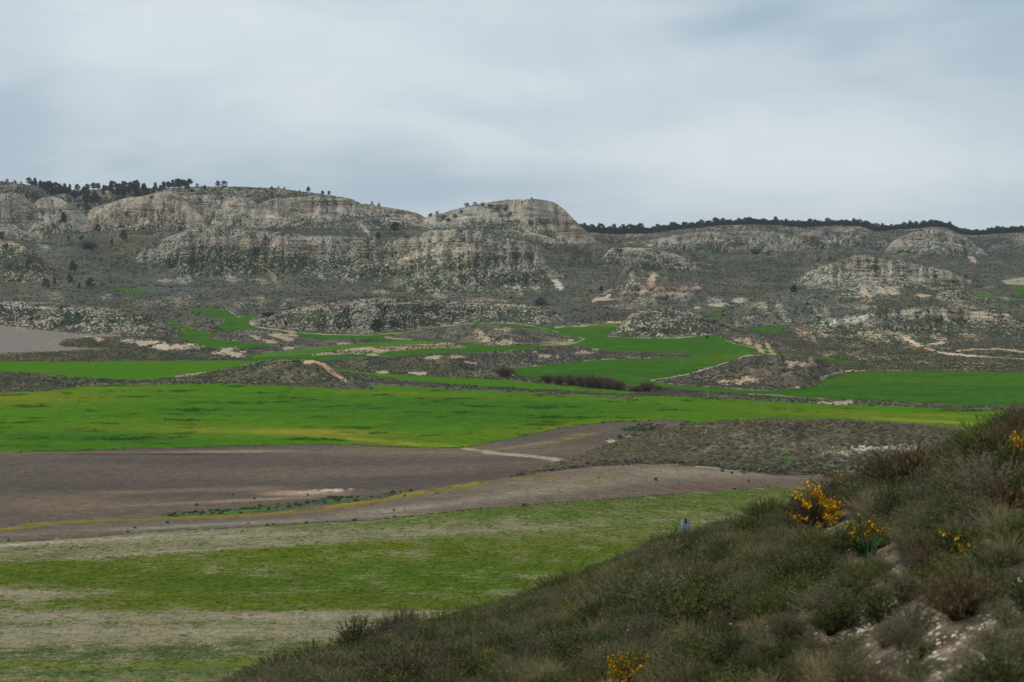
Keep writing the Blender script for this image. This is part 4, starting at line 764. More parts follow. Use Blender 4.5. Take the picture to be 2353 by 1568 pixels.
def ribbons(P, w0, w1, r):
    n, s, _ = P.shape
    d = unit(P[:, -1] - P[:, 0]); sd = unit(np.cross(d, unit(r.randn(n, 3)))); tt = np.linspace(0, 1, s)[None, :, None]
    w = (w0 * (1 - tt) + w1 * tt) * .5
    A = P - sd[:, None] * w; B = P + sd[:, None] * w
    V = np.stack([A, B], 2).reshape(n, s * 2, 3); f = []
    for k_ in range(s - 1): f.append([2 * k_, 2 * k_ + 1, 2 * k_ + 3, 2 * k_ + 2])
    F_ = (np.arange(n)[:, None, None] * (2 * s) + np.array(f)[None]).reshape(-1, 4)
    return V.reshape(-1, 3), F_
def leaves(P, r, per, L, W, t0=.25, spread=.9, upb=.5):
    "small leaf blades (quads) along stems"
    n, s, _ = P.shape; m = n * per
    i = np.repeat(np.arange(n), per); t = (t0 + (1 - t0) * r.rand(m) ** .8) * (s - 1); k_ = np.minimum(t.astype(int), s - 2); f = (t - k_)[:, None]
    p = P[i, k_] * (1 - f) + P[i, k_ + 1] * f; d = unit(P[i, k_ + 1] - P[i, k_])
    ld = unit(d * .6 + r.randn(m, 3) * spread + np.array([0, 0, upb])); sd = unit(np.cross(ld, r.randn(m, 3)))
    l_ = (L * (.6 + .8 * r.rand(m)))[:, None]; w_ = W * .5
    V = np.stack([p - sd * w_ * .5, p + sd * w_ * .5, p + ld * l_ * .6 + sd * w_, p + ld * l_, p + ld * l_ * .6 - sd * w_], 1)
    F_ = np.array([[0, 1, 2, 4], [4, 2, 3, 3]]);
    V = V[:, :4]; V[:, 2] = p + ld * l_ + sd * w_ * .4; V[:, 3] = p + ld * l_ * .7 - sd * w_
    return V.reshape(-1, 3), (np.arange(m)[:, None] * 4 + np.arange(4)[None])
def joinm(*vf):
    Vs, Fs, Ms, o = [], [], [], 0
    for k_, (v, f) in enumerate(vf):
        Vs.append(v); Fs.append(f + o); Ms.append(np.full(len(f), k_)); o += len(v)
    return np.concatenate(Vs), np.concatenate(Fs), np.concatenate(Ms)
def mk(name, parts_, mats, parent=None):
    V, F_, m_i = joinm(*parts_); me_o = mesh_from(name, V, F_, mats, smooth=False, parent=parent, midx=m_i); return me_o
def bushmesh(seed, kind, h=.6, rad=.45):
    r = np.random.RandomState(seed)
    if kind == 'green':  P = stems(r, 150, h, rad, segs=4, up=.5); return [ribbons(P, .010, .004, r), leaves(P, r, 32, .042, .012, .2, 1.3, .3)], [L_TWIG, L_GREEN]
    if kind == 'grey':   P = stems(r, 150, h, rad, segs=4, up=.4); return [ribbons(P, .009, .004, r), leaves(P, r, 30, .038, .011, .25, 1.3, .3)], [L_BROWN, L_GREY]
    if kind == 'dark':   P = stems(r, 170, h, rad, segs=4, up=.6); return [ribbons(P, .012, .005, r), leaves(P, r, 34, .045, .014, .1, 1.3, .3)], [L_TWIG, L_DARK]
    if kind == 'brown':  P = stems(r, 240, h, rad, segs=4, up=.3); return [ribbons(P, .010, .004, r), leaves(P, r, 16, .06, .006, .3, .5)], [L_TWIG, L_BROWN]
    if kind == 'lilac':  P = stems(r, 220, h, rad, segs=4, up=.3); return [ribbons(P, .008, .003, r), leaves(P, r, 16, .05, .006, .3, .6)], [L_BROWN, L_LILAC]
    if kind == 'grass':  P = stems(r, 260, h, rad, segs=5, up=1.0, base=.15); return [ribbons(P, .009, .002, r)], [L_STRAW]
    if kind == 'sedge':  P = stems(r, 220, h, rad, segs=5, up=.8, base=.12); return [ribbons(P, .009, .003, r)], [L_GREY]
    if kind == 'broom':  P = stems(r, 300, h, rad, segs=5, up=.35, base=.12); return [ribbons(P, .010, .005, r), leaves(P, r, 20, .07, .008, .35, .45, .9)], [L_TWIG, L_GREEN]
    if kind == 'broomb': P = stems(r, 330, h, rad, segs=5, up=.35, base=.12); return [ribbons(P, .011, .005, r), leaves(P, r, 20, .07, .008, .35, .45, .9)], [L_TWIG, L_BROWN]
def flowers(seed, P, frac_fn, n=400, size=.03):
    r = np.random.RandomState(seed); s = P.shape[1]; i = r.randint(0, len(P), n * 6); t = (.55 + .45 * r.rand(n * 6)) * (s - 1); k_ = np.minimum(t.astype(int), s - 2); f = (t - k_)[:, None]
    p = P[i, k_] * (1 - f) + P[i, k_ + 1] * f; p = p[frac_fn(p, r)][:n]; m = len(p)
    Vs = []
    for q in range(3):
        a = unit(r.randn(m, 3)); b = unit(np.cross(a, r.randn(m, 3))); o = r.randn(m, 3) * size * .4; z = size * (.4 + .5 * r.rand(m))[:, None]
        Vs.append(np.stack([p + o - a * z, p + o - b * z * .7, p + o + a * z, p + o + b * z * .7], 1))
    V = np.concatenate(Vs).reshape(-1, 3); return V, np.arange(len(V)).reshape(-1, 4)

def copy_tree(o, parent=None):
    c = o.copy(); C.objects.link(c); c.parent = parent
    for ch in o.children:
        copy_tree(ch, c)
    return c
def empty(name, loc=(0, 0, 0), rz=0.0, sc=1.0):
    o = bpy.data.objects.new(name, None); C.objects.link(o); o.location = loc; o.rotation_euler = (0, 0, rz); o.scale = (sc, sc, sc); o.empty_display_size = .2; return o

# ---- scattered ground cover: one object per kind of cover, instances on its points
def scatter(name, pts, sc, protos, label, cat, pick=None, seed=0, sink=.03):
    r = np.random.RandomState(seed); n = len(pts)
    me = bpy.data.meshes.new(name); me.vertices.add(n); p = np.array(pts, np.float32); p[:, 2] -= sink * sc; me.vertices.foreach_set('co', p.ravel()); me.update()
    me.attributes.new('sc', 'FLOAT', 'POINT').data.foreach_set('value', np.asarray(sc, np.float32))
    me.attributes.new('rz', 'FLOAT', 'POINT').data.foreach_set('value', (r.rand(n) * 6.283).astype(np.float32))
    me.attributes.new('pk', 'INT', 'POINT').data.foreach_set('value', (r.randint(0, len(protos), n) if pick is None else pick).astype(np.int32))
    o = bpy.data.objects.new(name, me); C.objects.link(o)
    g = bpy.data.node_groups.new(name, 'GeometryNodeTree')
    g.interface.new_socket('Geometry', in_out='INPUT', socket_type='NodeSocketGeometry'); g.interface.new_socket('Geometry', in_out='OUTPUT', socket_type='NodeSocketGeometry')
    gi = g.nodes.new('NodeGroupInput'); go = g.nodes.new('NodeGroupOutput'); ip = g.nodes.new('GeometryNodeInstanceOnPoints'); jn = g.nodes.new('GeometryNodeJoinGeometry')
    for pr in reversed(protos):
        oi = g.nodes.new('GeometryNodeObjectInfo'); oi.inputs['Object'].default_value = pr; oi.inputs['As Instance'].default_value = True; g.links.new(oi.outputs['Geometry'], jn.inputs[0])
    def na(nm, ty):
        a = g.nodes.new('GeometryNodeInputNamedAttribute'); a.data_type = ty; a.inputs['Name'].default_value = nm; return a.outputs['Attribute']
    cx = g.nodes.new('ShaderNodeCombineXYZ'); g.links.new(na('rz', 'FLOAT'), cx.inputs[2])
    g.links.new(gi.outputs[0], ip.inputs['Points']); g.links.new(jn.outputs[0], ip.inputs['Instance']); ip.inputs['Pick Instance'].default_value = True
    g.links.new(na('pk', 'INT'), ip.inputs['Instance Index']); g.links.new(cx.outputs[0], ip.inputs['Rotation']); g.links.new(na('sc', 'FLOAT'), ip.inputs['Scale'])
    g.links.new(ip.outputs[0], go.inputs[0])
    md = o.modifiers.new('cover', 'NODES'); md.node_group = g
    tag(o, label, cat, kind='stuff'); return o
CELL = (np.gradient(X, axis=1) * np.gradient(Y, axis=0)).astype(np.float32)
def sample(dens, seed):
    "random points on the terrain with dens(per m2) given on the grid"
    r = np.random.RandomState(seed); e = np.maximum(dens * CELL, 0).ravel(); n = r.poisson(min(e.sum(), 4e5)); cum = np.cumsum(e.astype(np.float64))
    q = np.searchsorted(cum, r.rand(n) * cum[-1]); k_, i = np.unravel_index(np.minimum(q, e.size - 1), Z.shape)
    i2 = np.clip(i + (r.rand(n) * 2 - 1), 0, NC - 1.001); k2 = np.clip(k_ + (r.rand(n) * 2 - 1), 0, NR - 1.001)
    ua = np.interp(i2, np.arange(NC), UAc); y = np.interp(k2, np.arange(NR), Dr); x = (ua - CU) / F * y
    return np.stack([x, y, ground(x, y)], -1), k_, i
INF = (UA > -60) & (UA < 2420)
# prototypes stand in the scene as plants of their own
def farclump(seed, n=46, mats=None, h=.75):
    r = np.random.RandomState(seed); p = unit(r.randn(n, 3)) * (r.rand(n, 1) ** .4) * np.array([.60, .60, h * .85]); p[:, 2] = np.abs(p[:, 2])
    a = unit(r.randn(n, 3)) * .24; b = unit(np.cross(a, r.randn(n, 3))) * .17
    V = np.stack([p - a, p - b, p + a, p + b], 1).reshape(-1, 3); V[:, 2] = np.maximum(V[:, 2], -.1)
    return V, np.arange(4 * n).reshape(-1, 4)
PROTO = {}
def proto(key, name, parts_, mats, u, v, sc, label, cat, Dmax=1e9, group=None):
    o = mk(name, parts_, mats); o.location = at(u, v, Dmax=Dmax); o.scale = (sc,) * 3; tag(o, label, cat, group); PROTO[key] = o; return o
for i, (u, v) in enumerate([(700, 640), (1150, 655), (1960, 660)]):
    proto('far%d' % i, 'scrub_bush', [farclump(10 + i)], [L_FAR], u, v, 1.6, ['dark rounded scrub bush on the talus of the left front mesa', 'dark scrub bush low on the talus of the right front mesa', 'dark scrub bush on the scree of the pointed right hill'][i], 'bush')
for i, (u, v) in enumerate([(1600, 872), (640, 870)]):
    proto('mid%d' % i, 'scrub_bush', [farclump(20 + i, 70)], [L_MID], u, v, 1.0, ['grey green scrub bush on the wide brown mound right of centre', 'grey green scrub bush on the dark mound left of centre'][i], 'bush')
proto('farg', 'scrub_bush', [farclump(31)], [L_FARG], 1090, 600, 1.6, 'green scrub bush under the cliff band of the front mesa', 'bush')
proto('yel', 'broom_bush', [farclump(33, 60)], [L_FLOWER], 418, 759, 1.2, 'yellow flowering broom bush beside the left green hollow', 'bush')
P_ = stems(np.random.RandomState(5), 90, .75, .55, segs=4, up=.9, base=.15, lean=(.28, .0))
proto('tus0', 'grass_tussock', [ribbons(P_, .030, .012, np.random.RandomState(6))], [L_TUSS], 1500, 1045, 1.3, 'dry grass tussock low on the rounded grass mound', 'grass tussock')
P_ = stems(np.random.RandomState(7), 90, .6, .6, segs=4, up=1.0, base=.2, lean=(.22, .0))
proto('tus1', 'grass_tussock', [ribbons(P_, .030, .012, np.random.RandomState(8))], [L_TUSS], 1750, 1062, 1.3, 'dry grass tussock above the green patch on the grass mound', 'grass tussock')
mound = np.isin(ZONE, [k_ for k_, n_ in enumerate(ZONES) if n_ == 'grass_mound'])
vis = VIS & INF & ~NEAR
# hills
dn = np.where(vis & (D2 > 780) & (FLD < .1), np.clip(VEG - .3, 0, .6) * .13, 0) * np.clip(1 + .8 * n8, .2, 2)
pts, k_, i_ = sample(dn, 1); r_ = np.random.RandomState(2); gsel = VEGC[k_, i_, 1] > .066
sc_ = (.45 + .95 * r_.rand(len(pts)) ** 2.2) * np.where(r_.rand(len(pts)) < .02, 1.7, 1)
scatter('hill_scrub', pts, sc_, [PROTO['far0'], PROTO['far1'], PROTO['far2'], PROTO['farg']], 'dark low scrub speckled all over the pale limestone hills', 'scrub', pick=np.where(gsel, 3, r_.randint(0, 3, len(pts))), seed=3)
print('hill', len(pts))
dn = np.where(vis & (D2 <= 780) & (D2 > 240) & (FLD < .1) & ~mound, np.clip(VEG - .2, 0, .7) * 1.1, 0) * np.clip(1 + .8 * n8, .1, 2)
pts, k_, i_ = sample(dn, 4); print('mid', len(pts))
scatter('valley_scrub', pts, .26 + .5 * r_.rand(len(pts)) ** 2, [PROTO['mid0'], PROTO['mid1'], PROTO['farg']], 'grey green scrub covering the low mounds and banks between the fields', 'scrub', pick=np.where(VEGC[k_, i_, 1] > .08, 2, r_.randint(0, 2, len(pts))) * 1, seed=5)
dn = np.where(vis & mound, np.clip(VEG - .05, 0, .8) * 2.6, 0)
pts, k_, i_ = sample(dn, 6); print('mound', len(pts))
scatter('dry_grass', pts, .42 + .55 * r_.rand(len(pts)), [PROTO['tus0'], PROTO['tus1'], PROTO['mid0']], 'windblown dry grass tussocks on the rounded mound', 'grass', pick=np.where(r_.rand(len(pts)) < .10, 2, r_.randint(0, 2, len(pts))), seed=7)
# bright yellow broom scattered in the hollows
Yp = []
for (u, v, ru, rv, n) in [(455, 758, 60, 16, 26), (270, 600, 60, 40, 22), (30, 570, 60, 20, 10), (120, 620, 60, 40, 16), (330, 560, 80, 30, 10), (830, 640, 60, 20, 14), (410, 656, 60, 3, 14), (270, 695, 60, 12, 12), (840, 762, 60, 8, 7), (700, 752, 60, 8, 6), (1480, 720, 60, 16, 8), (1830, 740, 60, 10, 14), (1560, 600, 120, 40, 10), (1730, 660, 80, 30, 12), (2150, 790, 120, 40, 8), (1000, 740, 100, 20, 8), (640, 738, 60, 20, 5), (2230, 700, 40, 10, 6)]:
    for q in range(n): Yp.append(at(u + r_.randn() * ru * .5, v + r_.randn() * rv * .5, Dmin=450))
Yp = np.array([list(p) for p in Yp]); scatter('broom_scrub', Yp, .4 + .6 * r_.rand(len(Yp)) ** 1.5, [PROTO['yel']], 'yellow flowering broom dotted over the hills and hollows', 'scrub', seed=8)
# ------------------------------------------------------------------ pines and dark trees on the hills
def pine_parts(seed, shape):
    r = np.random.RandomState(seed); V, F_ = [], []; o = 0
    nb = 46
    for q in range(nb):
        t = r.rand()
        if shape == 'cone': z = .18 + .80 * t; rr = .30 * (1.05 - t) ** .8
        elif shape == 'umb': z = .55 + .42 * t; rr = .40 * math.sqrt(max(.05, 1 - ((t - .3) / .75) ** 2))
        elif shape == 'bush': z = .06 + .85 * t; rr = .46 * math.sqrt(max(.05, 1 - ((t - .35) / .7) ** 2))
        else: z = .25 + .72 * t; rr = .36 * math.sqrt(max(.05, 1 - ((t - .45) / .6) ** 2))
        a = r.rand() * 6.283; d = rr * math.sqrt(r.rand()); c = np.array([math.cos(a) * d, math.sin(a) * d, z])
        n = 30; p = c + unit(r.randn(n, 3)) * (.075 + .06 * r.rand()) * (r.rand(n, 1) ** .4) * np.array([1.25, 1.25, .8])
        u_ = unit(r.randn(n, 3)) * .040; w_ = unit(np.cross(u_, r.randn(n, 3))) * .026
        V.append(np.stack([p - u_, p - w_, p + u_, p + w_], 1).reshape(-1, 3)); F_.append(np.arange(4 * n).reshape(-1, 4) + o); o += 4 * n
    crown = (np.concatenate(V), np.concatenate(F_))
    # tapered trunk and a few limbs
    tv, tf = [], []
    def tube(p0, p1, r0, r1):
        b0 = len(tv); d = unit(np.array(p1) - np.array(p0)); s1 = unit(np.cross(d, [.3, .9, .1])); s2 = np.cross(d, s1)
        for P_, rr in ((p0, r0), (p1, r1)):
            for k_ in range(6): an = k_ * math.pi / 3; tv.append(np.array(P_) + (s1 * math.cos(an) + s2 * math.sin(an)) * rr)
        for k_ in range(6): tf.append([b0 + k_, b0 + (k_ + 1) % 6, b0 + 6 + (k_ + 1) % 6, b0 + 6 + k_])
    top = .62 if shape != 'bush' else .5
    tube((0, 0, -.06), (.01, 0, top * .5), .022, .016); tube((.01, 0, top * .5), (-.01, .01, top + .2), .016, .006)
    for q in range(6):
        a = q * 1.05 + seed; z0 = top * (.4 + .1 * q); tube((0, 0, z0), (math.cos(a) * .2, math.sin(a) * .2, z0 + .14), .009, .004)
    return crown, (np.array(tv), np.array(tf))
PINES = {}
def tree_at(u, v, hpx, shape, seed, label, name='pine_tree', cat='tree', group=None, Dmin=350, wf=1.0, D=None, mat_=None):
    loc = at(u, v, Dmin=Dmin) if D is None else None
    if D is not None:
        x_ = (conv(u, v)[0] - CU) / F * D; loc = Vector((float(x_), D, float(ground(np.array([x_]), np.array([D]))[0])))
    h = hpx * loc.y / F; key = (shape, seed % 3)
    o = empty(name, loc - Vector((0, 0, .03 * h)), (seed * 2.4) % 6.28); o.scale = (h * wf, h * wf, h)
    if key not in PINES:
        cr_, tr = pine_parts(seed % 3 + {'cone': 10, 'umb': 20, 'bush': 30, 'oval': 40}[shape], shape)
        a_ = mesh_from('crown', *cr_, [L_PINE], smooth=False, parent=o); b_ = mesh_from('trunk', *tr, [L_BARK], smooth=True, parent=o); PINES[key] = (a_.data, b_.data)
    else:
        for nm, me in zip(('crown', 'trunk'), PINES[key]): c_ = bpy.data.objects.new(nm, me); C.objects.link(c_); c_.parent = o
    tag(o, label, cat, group); return o
TREES = [(146, 516, 26, 'cone', 'dark pine alone on the pale face of the far left cliff'), (168, 628, 27, 'oval', 'tall dark tree in the left hollow above the row of round trees'), (105, 659, 21, 'bush', 'leftmost round dark tree at the foot of the left foothill'),
 (125, 655, 17, 'cone', 'small pointed tree between two round ones below the left foothill'), (161, 648, 18, 'bush', 'round dark tree below the tall tree in the left hollow'), (182, 664, 13, 'cone', 'smallest tree left of the big round tree below the hollow'), (207, 660, 23, 'bush', 'big round dark tree standing left of the small green field'),
 (285, 555, 24, 'oval', 'dark tree on the grey slope left of the front mesa'), (258, 563, 14, 'cone', 'small dark tree down left of the slope tree'), (4, 551, 18, 'bush', 'dark tree at the left edge on the foothill crest'), (14, 573, 14, 'bush', 'small dark bush tree at the left edge below the crest'), (232, 601, 10, 'bush', 'tiny dark bush tree beside the pale patch in the hollow'),
 (414, 532, 13, 'bush', 'dark bush tree on the left shoulder of the front mesa'), (187, 553, 13, 'bush', 'small dark tree at the foot of the second cliff lobe'), (157, 551, 10, 'cone', 'tiny dark tree left of the small one below the cliff lobe'), (290, 496, 11, 'bush', 'dark bush tree on the pale upper cliff left of centre'), (349, 458, 9, 'bush', 'dark bush tree high on the pale left cliff'),
 (202, 488, 17, 'oval', 'dark tree low in the wooded gully between the cliffs'), (459, 464, 9, 'bush', 'dark bush tree on top slope of the far left mesa'), (225, 535, 20, 'oval', 'dark tree at the mouth of the wooded gully'), (908, 537, 26, 'oval', 'tall dark tree in the notch left of the central peak'), (869, 549, 16, 'bush', 'round dark tree on the saddle behind the front mesa'), (610, 558, 13, 'cone', 'small dark tree at the ledge of the front mesa'),
 (855, 470, 8, 'bush', 'left bush on the ridge shoulder before the notch'), (871, 473, 8, 'bush', 'right bush on the ridge shoulder before the notch'), (867, 763, 32, 'bush', 'large round dark tree in front of the long pale hummock'), (778, 757, 14, 'bush', 'small dark bush left of the large tree by the hummock'), (657, 749, 12, 'bush', 'dark bush near the left end of the long hummock'),
 (1824, 677, 22, 'oval', 'dark tree at the left foot of the pointed right hill'), (1974, 611, 12, 'bush', 'dark bush on the pale peak of the right hill'), (2220, 640, 8, 'bush', 'small dark bush on the right hillside by the pale field'), (1382, 671, 14, 'oval', 'dark tree in the hollow left of the red spur'), (1855, 702, 7, 'bush', 'tiny dark bush left above the right foothill'), (2190, 672, 7, 'bush', 'tiny dark bush above the small pale knoll')]
for i, (u, v, hp, sh, lb) in enumerate(TREES): tree_at(u, v, hp, sh, i, lb, name='pine_tree' if sh in ('cone', 'oval') else 'juniper_tree')
for u, v, hp, wf, lb in [(205, 571, 14, 2.8, 'wide low dark thicket in the left hollow below the cliffs'), (1242, 702, 17, 2.1, 'wide dark thicket at the right end of the long hummock'), (1738, 585, 13, 2.4, 'wide dark thicket on the scrub slope under the right plateau'), (1765, 587, 9, 1.6, 'smaller thicket right of the wide one below the right plateau'), (1625, 790 - 12, 6, 2.0, 'low dark thicket on the islet of scrub in the green field')]:
    tree_at(u, v, hp, 'bush', 3, lb, name='juniper_thicket', cat='thicket', wf=wf)
rt = np.random.RandomState(77); nt_ = 0
# left ridge wood: skyline
LU = [(60, 415), (100, 425), (137, 431), (180, 433), (240, 430), (300, 430), (383, 434), (420, 432)]
GL = 'pines of the wood along the left ridge'
def Zd(u): return None
for u in np.arange(58, 436, 6.4):
    tree_at(u + rt.randn() * 1.5, 0, 12 + 8 * rt.rand(), ('oval', 'cone', 'oval')[nt_ % 3], nt_, 'dark pine in the wood along the top of the left ridge', group=GL, D=1600 + 40 * rt.rand()); nt_ += 1
for u, hp, sh, lb in [(8, 8, 'bush', 'small bush tree on the skyline at the left edge'), (26, 8, 'bush', 'second small bush on the left skyline from the edge'), (40, 7, 'bush', 'third small bush on the left skyline from the edge'), (403, 25, 'oval', 'broad pine at the right end of the left ridge wood'), (430, 21, 'umb', 'lone umbrella shaped pine right of the left ridge wood'),
                      (448, 10, 'bush', 'low bush right of the umbrella pine on the skyline'), (465, 10, 'bush', 'second low bush right of the umbrella pine'), (496, 15, 'oval', 'narrow pine beside the round one on the left skyline'), (511, 18, 'bush', 'round dark pine on the skyline right of the narrow pine'), (572, 8, 'bush', 'small bush on the middle of the far left skyline'), (620, 8, 'bush', 'low skyline bush left of the three mesa end trees'), (636, 7, 'bush', 'low skyline bush next to the one left of the mesa end trees'), (650, 6, 'bush', 'lowest skyline bush left of the mesa end trees'),
                      (705, 14, 'oval', 'left tree of three on the mesa end skyline'), (738, 12, 'oval', 'middle tree of three on the mesa end skyline'), (753, 11, 'oval', 'right tree of three on the mesa end skyline'), (685, 7, 'bush', 'low bush just left of the three skyline trees')]:
    tree_at(u, 0, hp, sh, nt_, lb, D=1625, name='pine_tree' if sh != 'bush' else 'juniper_tree'); nt_ += 1
for q in range(46):      # the wood spills down the gully between the cliffs
    a_, b_ = rt.rand(), rt.rand(); u = 75 + 260 * a_; top = np.interp(u, [75, 137, 200, 335], [424, 436, 438, 440]); bot = np.interp(u, [75, 137, 200, 240, 335], [430, 458, 476, 462, 446]); v = top + (bot - top) * b_
    tree_at(u, v, 15 + 8 * rt.rand(), 'oval' if q % 3 else 'cone', nt_, 'dark pine in the wood spilling down the left gully', group='pines of the wood in the left gully', Dmin=1380); nt_ += 1
# right plateau: long row of pines, three deep
for row, (dD, st_p) in enumerate(((1885, 7.4),)):
    for u in np.arange(1338, 2480, st_p):
        if 2198 < u < 2206: continue
        tree_at(u + rt.randn() * 1.6, 0, (10.5 if u < 1980 else 10) + 10 * rt.rand() + (4 if 1330 < u < 1480 else 0) - (3 if 2200 < u else 0) * 0, 'oval' if rt.rand() < .8 else 'umb', nt_, 'dark pine of the long row along the right plateau rim', group='pines along the right plateau rim', D=dD); nt_ += 1
print('pines', nt_)
dn = np.where((D2 > 1895) & (D2 < 2010) & (UA > 1335) & (UA < 2600), .011, 0) * np.ones(Z.shape)
pts, _, _ = sample(dn, 91)
pp = bpy.data.objects.new('pine_wood_proto', None)
bpy.data.objects.remove(pp)
def mergedpine(seed):
    cr_, tr = pine_parts(seed, 'oval'); return cr_, tr
o = mk('pine_tree', list(mergedpine(41)), [L_PINE, L_BARK]); u_ = at(318, 452, Dmin=1380); o.location = u_; o.scale = (7, 7, 7.5); tag(o, 'dark pine at the right foot of the left gully wood', 'tree'); PROTO['pine'] = o
scatter('pine_wood', pts, 7.0 + 2.0 * rt.rand(len(pts)), [o], 'dense dark pine wood covering the right plateau behind its rim', 'wood', seed=92, sink=.02)
# dark shrubs on the crest of the central peak
for q, (u, s) in enumerate([(988, 9), (1003, 9), (1018, 10), (1030, 8), (1044, 11), (1058, 9), (1072, 11), (1090, 9), (1108, 9), (1125, 9), (1141, 9), (1160, 9), (1175, 8), (1200, 6), (1222, 6)]):
    tree_at(u, 0, s, 'bush', nt_, 'dark round bush along the left crest of the central peak', name='juniper_tree', group='bushes along the crest of the central peak', D=1560, wf=1.3); nt_ += 1

# ------------------------------------------------------------------ bare purple brown shrubs by the stream
def bare_parts(seed):
    r = np.random.RandomState(seed); P = stems(r, 260, 1.0, .75, segs=5, up=.7, base=.25, curve=.6)
    return [ribbons(P, .035, .014, r), leaves(P, r, 9, .13, .012, .35, .5, .8)]
BM = [[L_BARE, L_BARE]]
bares = [(1160, 866, 24, 34, 'olive brown bare shrub at the tip of the left stream bank'), (1259, 880, 20, 26, 'leftmost small bare shrub of the stream thicket'), (1285, 884, 24, 26, 'second bare shrub from the left in the stream thicket'), (1312, 886, 25, 28, 'third bare shrub from the left in the stream thicket'), (1336, 889, 27, 26, 'fourth bare shrub from the left in the stream thicket'),
         (1358, 892, 31, 28, 'tallest bare shrub in the middle of the stream thicket'), (1380, 893, 28, 28, 'bare shrub right of the tallest in the stream thicket'), (1400, 895, 27, 28, 'third bare shrub from the right in the stream thicket'), (1420, 897, 22, 26, 'rightmost bare shrub of the stream thicket'), (1487, 899, 21, 32, 'round bare shrub alone right of the stream thicket'),
         (620, 726, 9, 40, 'low purple brown thicket behind the left green hollow'), (1462, 900, 12, 22, 'low bare shrub between the thicket and the lone shrub'), (1512, 896, 9, 14, 'tiny dark bush right of the lone bare shrub')]
bm_ = None
for i, (u, v, hp, wp, lb) in enumerate(bares):
    loc = at(u, v, Dmin=350); h = hp * loc.y / F * 1.08; w_ = wp * loc.y / F / 1.5
    if bm_ is None: bm_ = [mk('bare_shrub', bare_parts(60 + k_), [L_BARE, L_BARE]) for k_ in range(2)]; obs = list(bm_)
    o = obs.pop() if obs else bpy.data.objects.new('bare_shrub', bm_[i % 2].data)
    if o.name not in C.objects: C.objects.link(o)
    o.location = loc; o.scale = (w_ * 1.3, w_ * 1.3, h); o.rotation_euler = (0, 0, i * 1.9); tag(o, lb, 'shrub')
# small plants standing on the ploughed land and along the verge
for i, (u, v, s) in enumerate([(452, 1163, 9), (536, 1138, 5), (584, 1148, 7), (707, 1139, 5), (744, 1151, 6), (769, 1150, 6), (385, 1203, 8), (930, 1141, 6), (1003, 1136, 5), (1507, 1105, 9), (1660, 1085, 9), (1682, 1090, 7), (1720, 1108, 7), (20, 1243, 6), (905, 1175, 6), (1425, 1010, 14), (1455, 1003, 10), (1375, 1100, 5), (310, 1215, 7), (294, 1224, 6), (570, 1205, 5)]):
    loc = at(u, v, Dmin=120); k_ = 'mid%d' % (i % 2); o = bpy.data.objects.new('weed', PROTO[k_].data); C.objects.link(o); h = s * loc.y / F; o.location = loc; o.scale = (h * .8, h * .8, h * 1.2)
    tag(o, 'single small dark weed standing on the bare brown field', 'plant', 'weeds scattered over the brown fields')

# ------------------------------------------------------------------ crop, stubble and clods standing on the fields
L_CROP = leafmat('young_crop', (.115, .165, .012), var=.35, tip=(.8, .86, .8)); L_STUB = leafmat('stubble_straw', (.35, .30, .18), var=.35, tip=(.6, .6, .55)); L_WHEAT = leafmat('wheat_blades', (.07, .18, .008), var=.3, tip=(.65, .78, .8)); L_CLOD = leafmat('dry_clod', (.17, .132, .105), var=.45, tip=(.6, .58, .56))
def tuft(seed, n, rad_, h, w_, lean=.35):
    r = np.random.RandomState(seed); a = r.rand(n) * 6.283; q = np.sqrt(r.rand(n)) * rad_; p = np.stack([np.cos(a) * q, np.sin(a) * q, 0 * a - .02], -1)
    d = unit(np.stack([r.randn(n) * lean, r.randn(n) * lean, np.ones(n)], -1)) * (h * (.6 + .6 * r.rand(n)))[:, None]; s_ = unit(np.cross(d, r.randn(n, 3))) * w_
    V = np.stack([p - s_, p + s_, p + d + s_ * .4, p + d - s_ * .4], 1).reshape(-1, 3); return V, np.arange(4 * n).reshape(-1, 4)
def tproto(key, nm, part, m_, u, v, lb):
    o = mk(nm, [part], [m_]); o.location = at(u, v, Dmin=120); tag(o, lb, 'crop'); PROTO[key] = o
tproto('crop0', 'crop_tuft', tuft(1, 26, .34, .15, .030), L_CROP, 900, 1320, 'tuft of young green crop in the middle of the nearest green band')
tproto('crop1', 'crop_tuft', tuft(2, 26, .38, .13, .030), L_CROP, 500, 1350, 'tuft of young green crop in the nearest green band left of centre')
tproto('stub0', 'stubble_tuft', tuft(3, 20, .32, .16, .028, .6), L_STUB, 600, 1425, 'tuft of pale stubble in the near straw coloured band')
tproto('wheat0', 'wheat_tuft', tuft(4, 26, .5, .30, .05), L_WHEAT, 1000, 960, 'tuft of wheat in the middle of the wide bright green field')
tproto('clod0', 'weed_tuft', tuft(5, 16, .34, .12, .05, 1.0), L_CLOD, 500, 1100, 'dry clod and weed tuft on the brown ploughed field')
zid = lambda *n_: np.isin(ZONE, [k_ for k_, q in enumerate(ZONES) if q in n_]) & vis
dn = np.where(zid('stubble_field') & (D2 < 330), 2.3 * np.minimum(1, (230 / D2) ** 1.0), 0) * np.clip(.8 + .5 * n3a, .2, 2); pts, k_, i_ = sample(dn, 601); r_ = np.random.RandomState(602)
pv = np.clip((VEG[k_, i_] - .22) * 1.45, .04, .86); isg = r_.rand(len(pts)) < pv
scatter('field_cover', pts, .55 + .55 * r_.rand(len(pts)), [PROTO['crop0'], PROTO['crop1'], PROTO['stub0']], 'young green crop and pale stubble standing in the nearest field', 'crop', pick=np.where(isg, r_.randint(0, 2, len(pts)), 2), seed=603); print('crop', len(pts))
dn = np.where((bigG2 & vis) & (D2 < 560) & (FLD > .5), .8, 0) * np.clip(nst + .4 * n3a - .42, 0, 1); pts, k_, i_ = sample(dn, 604)
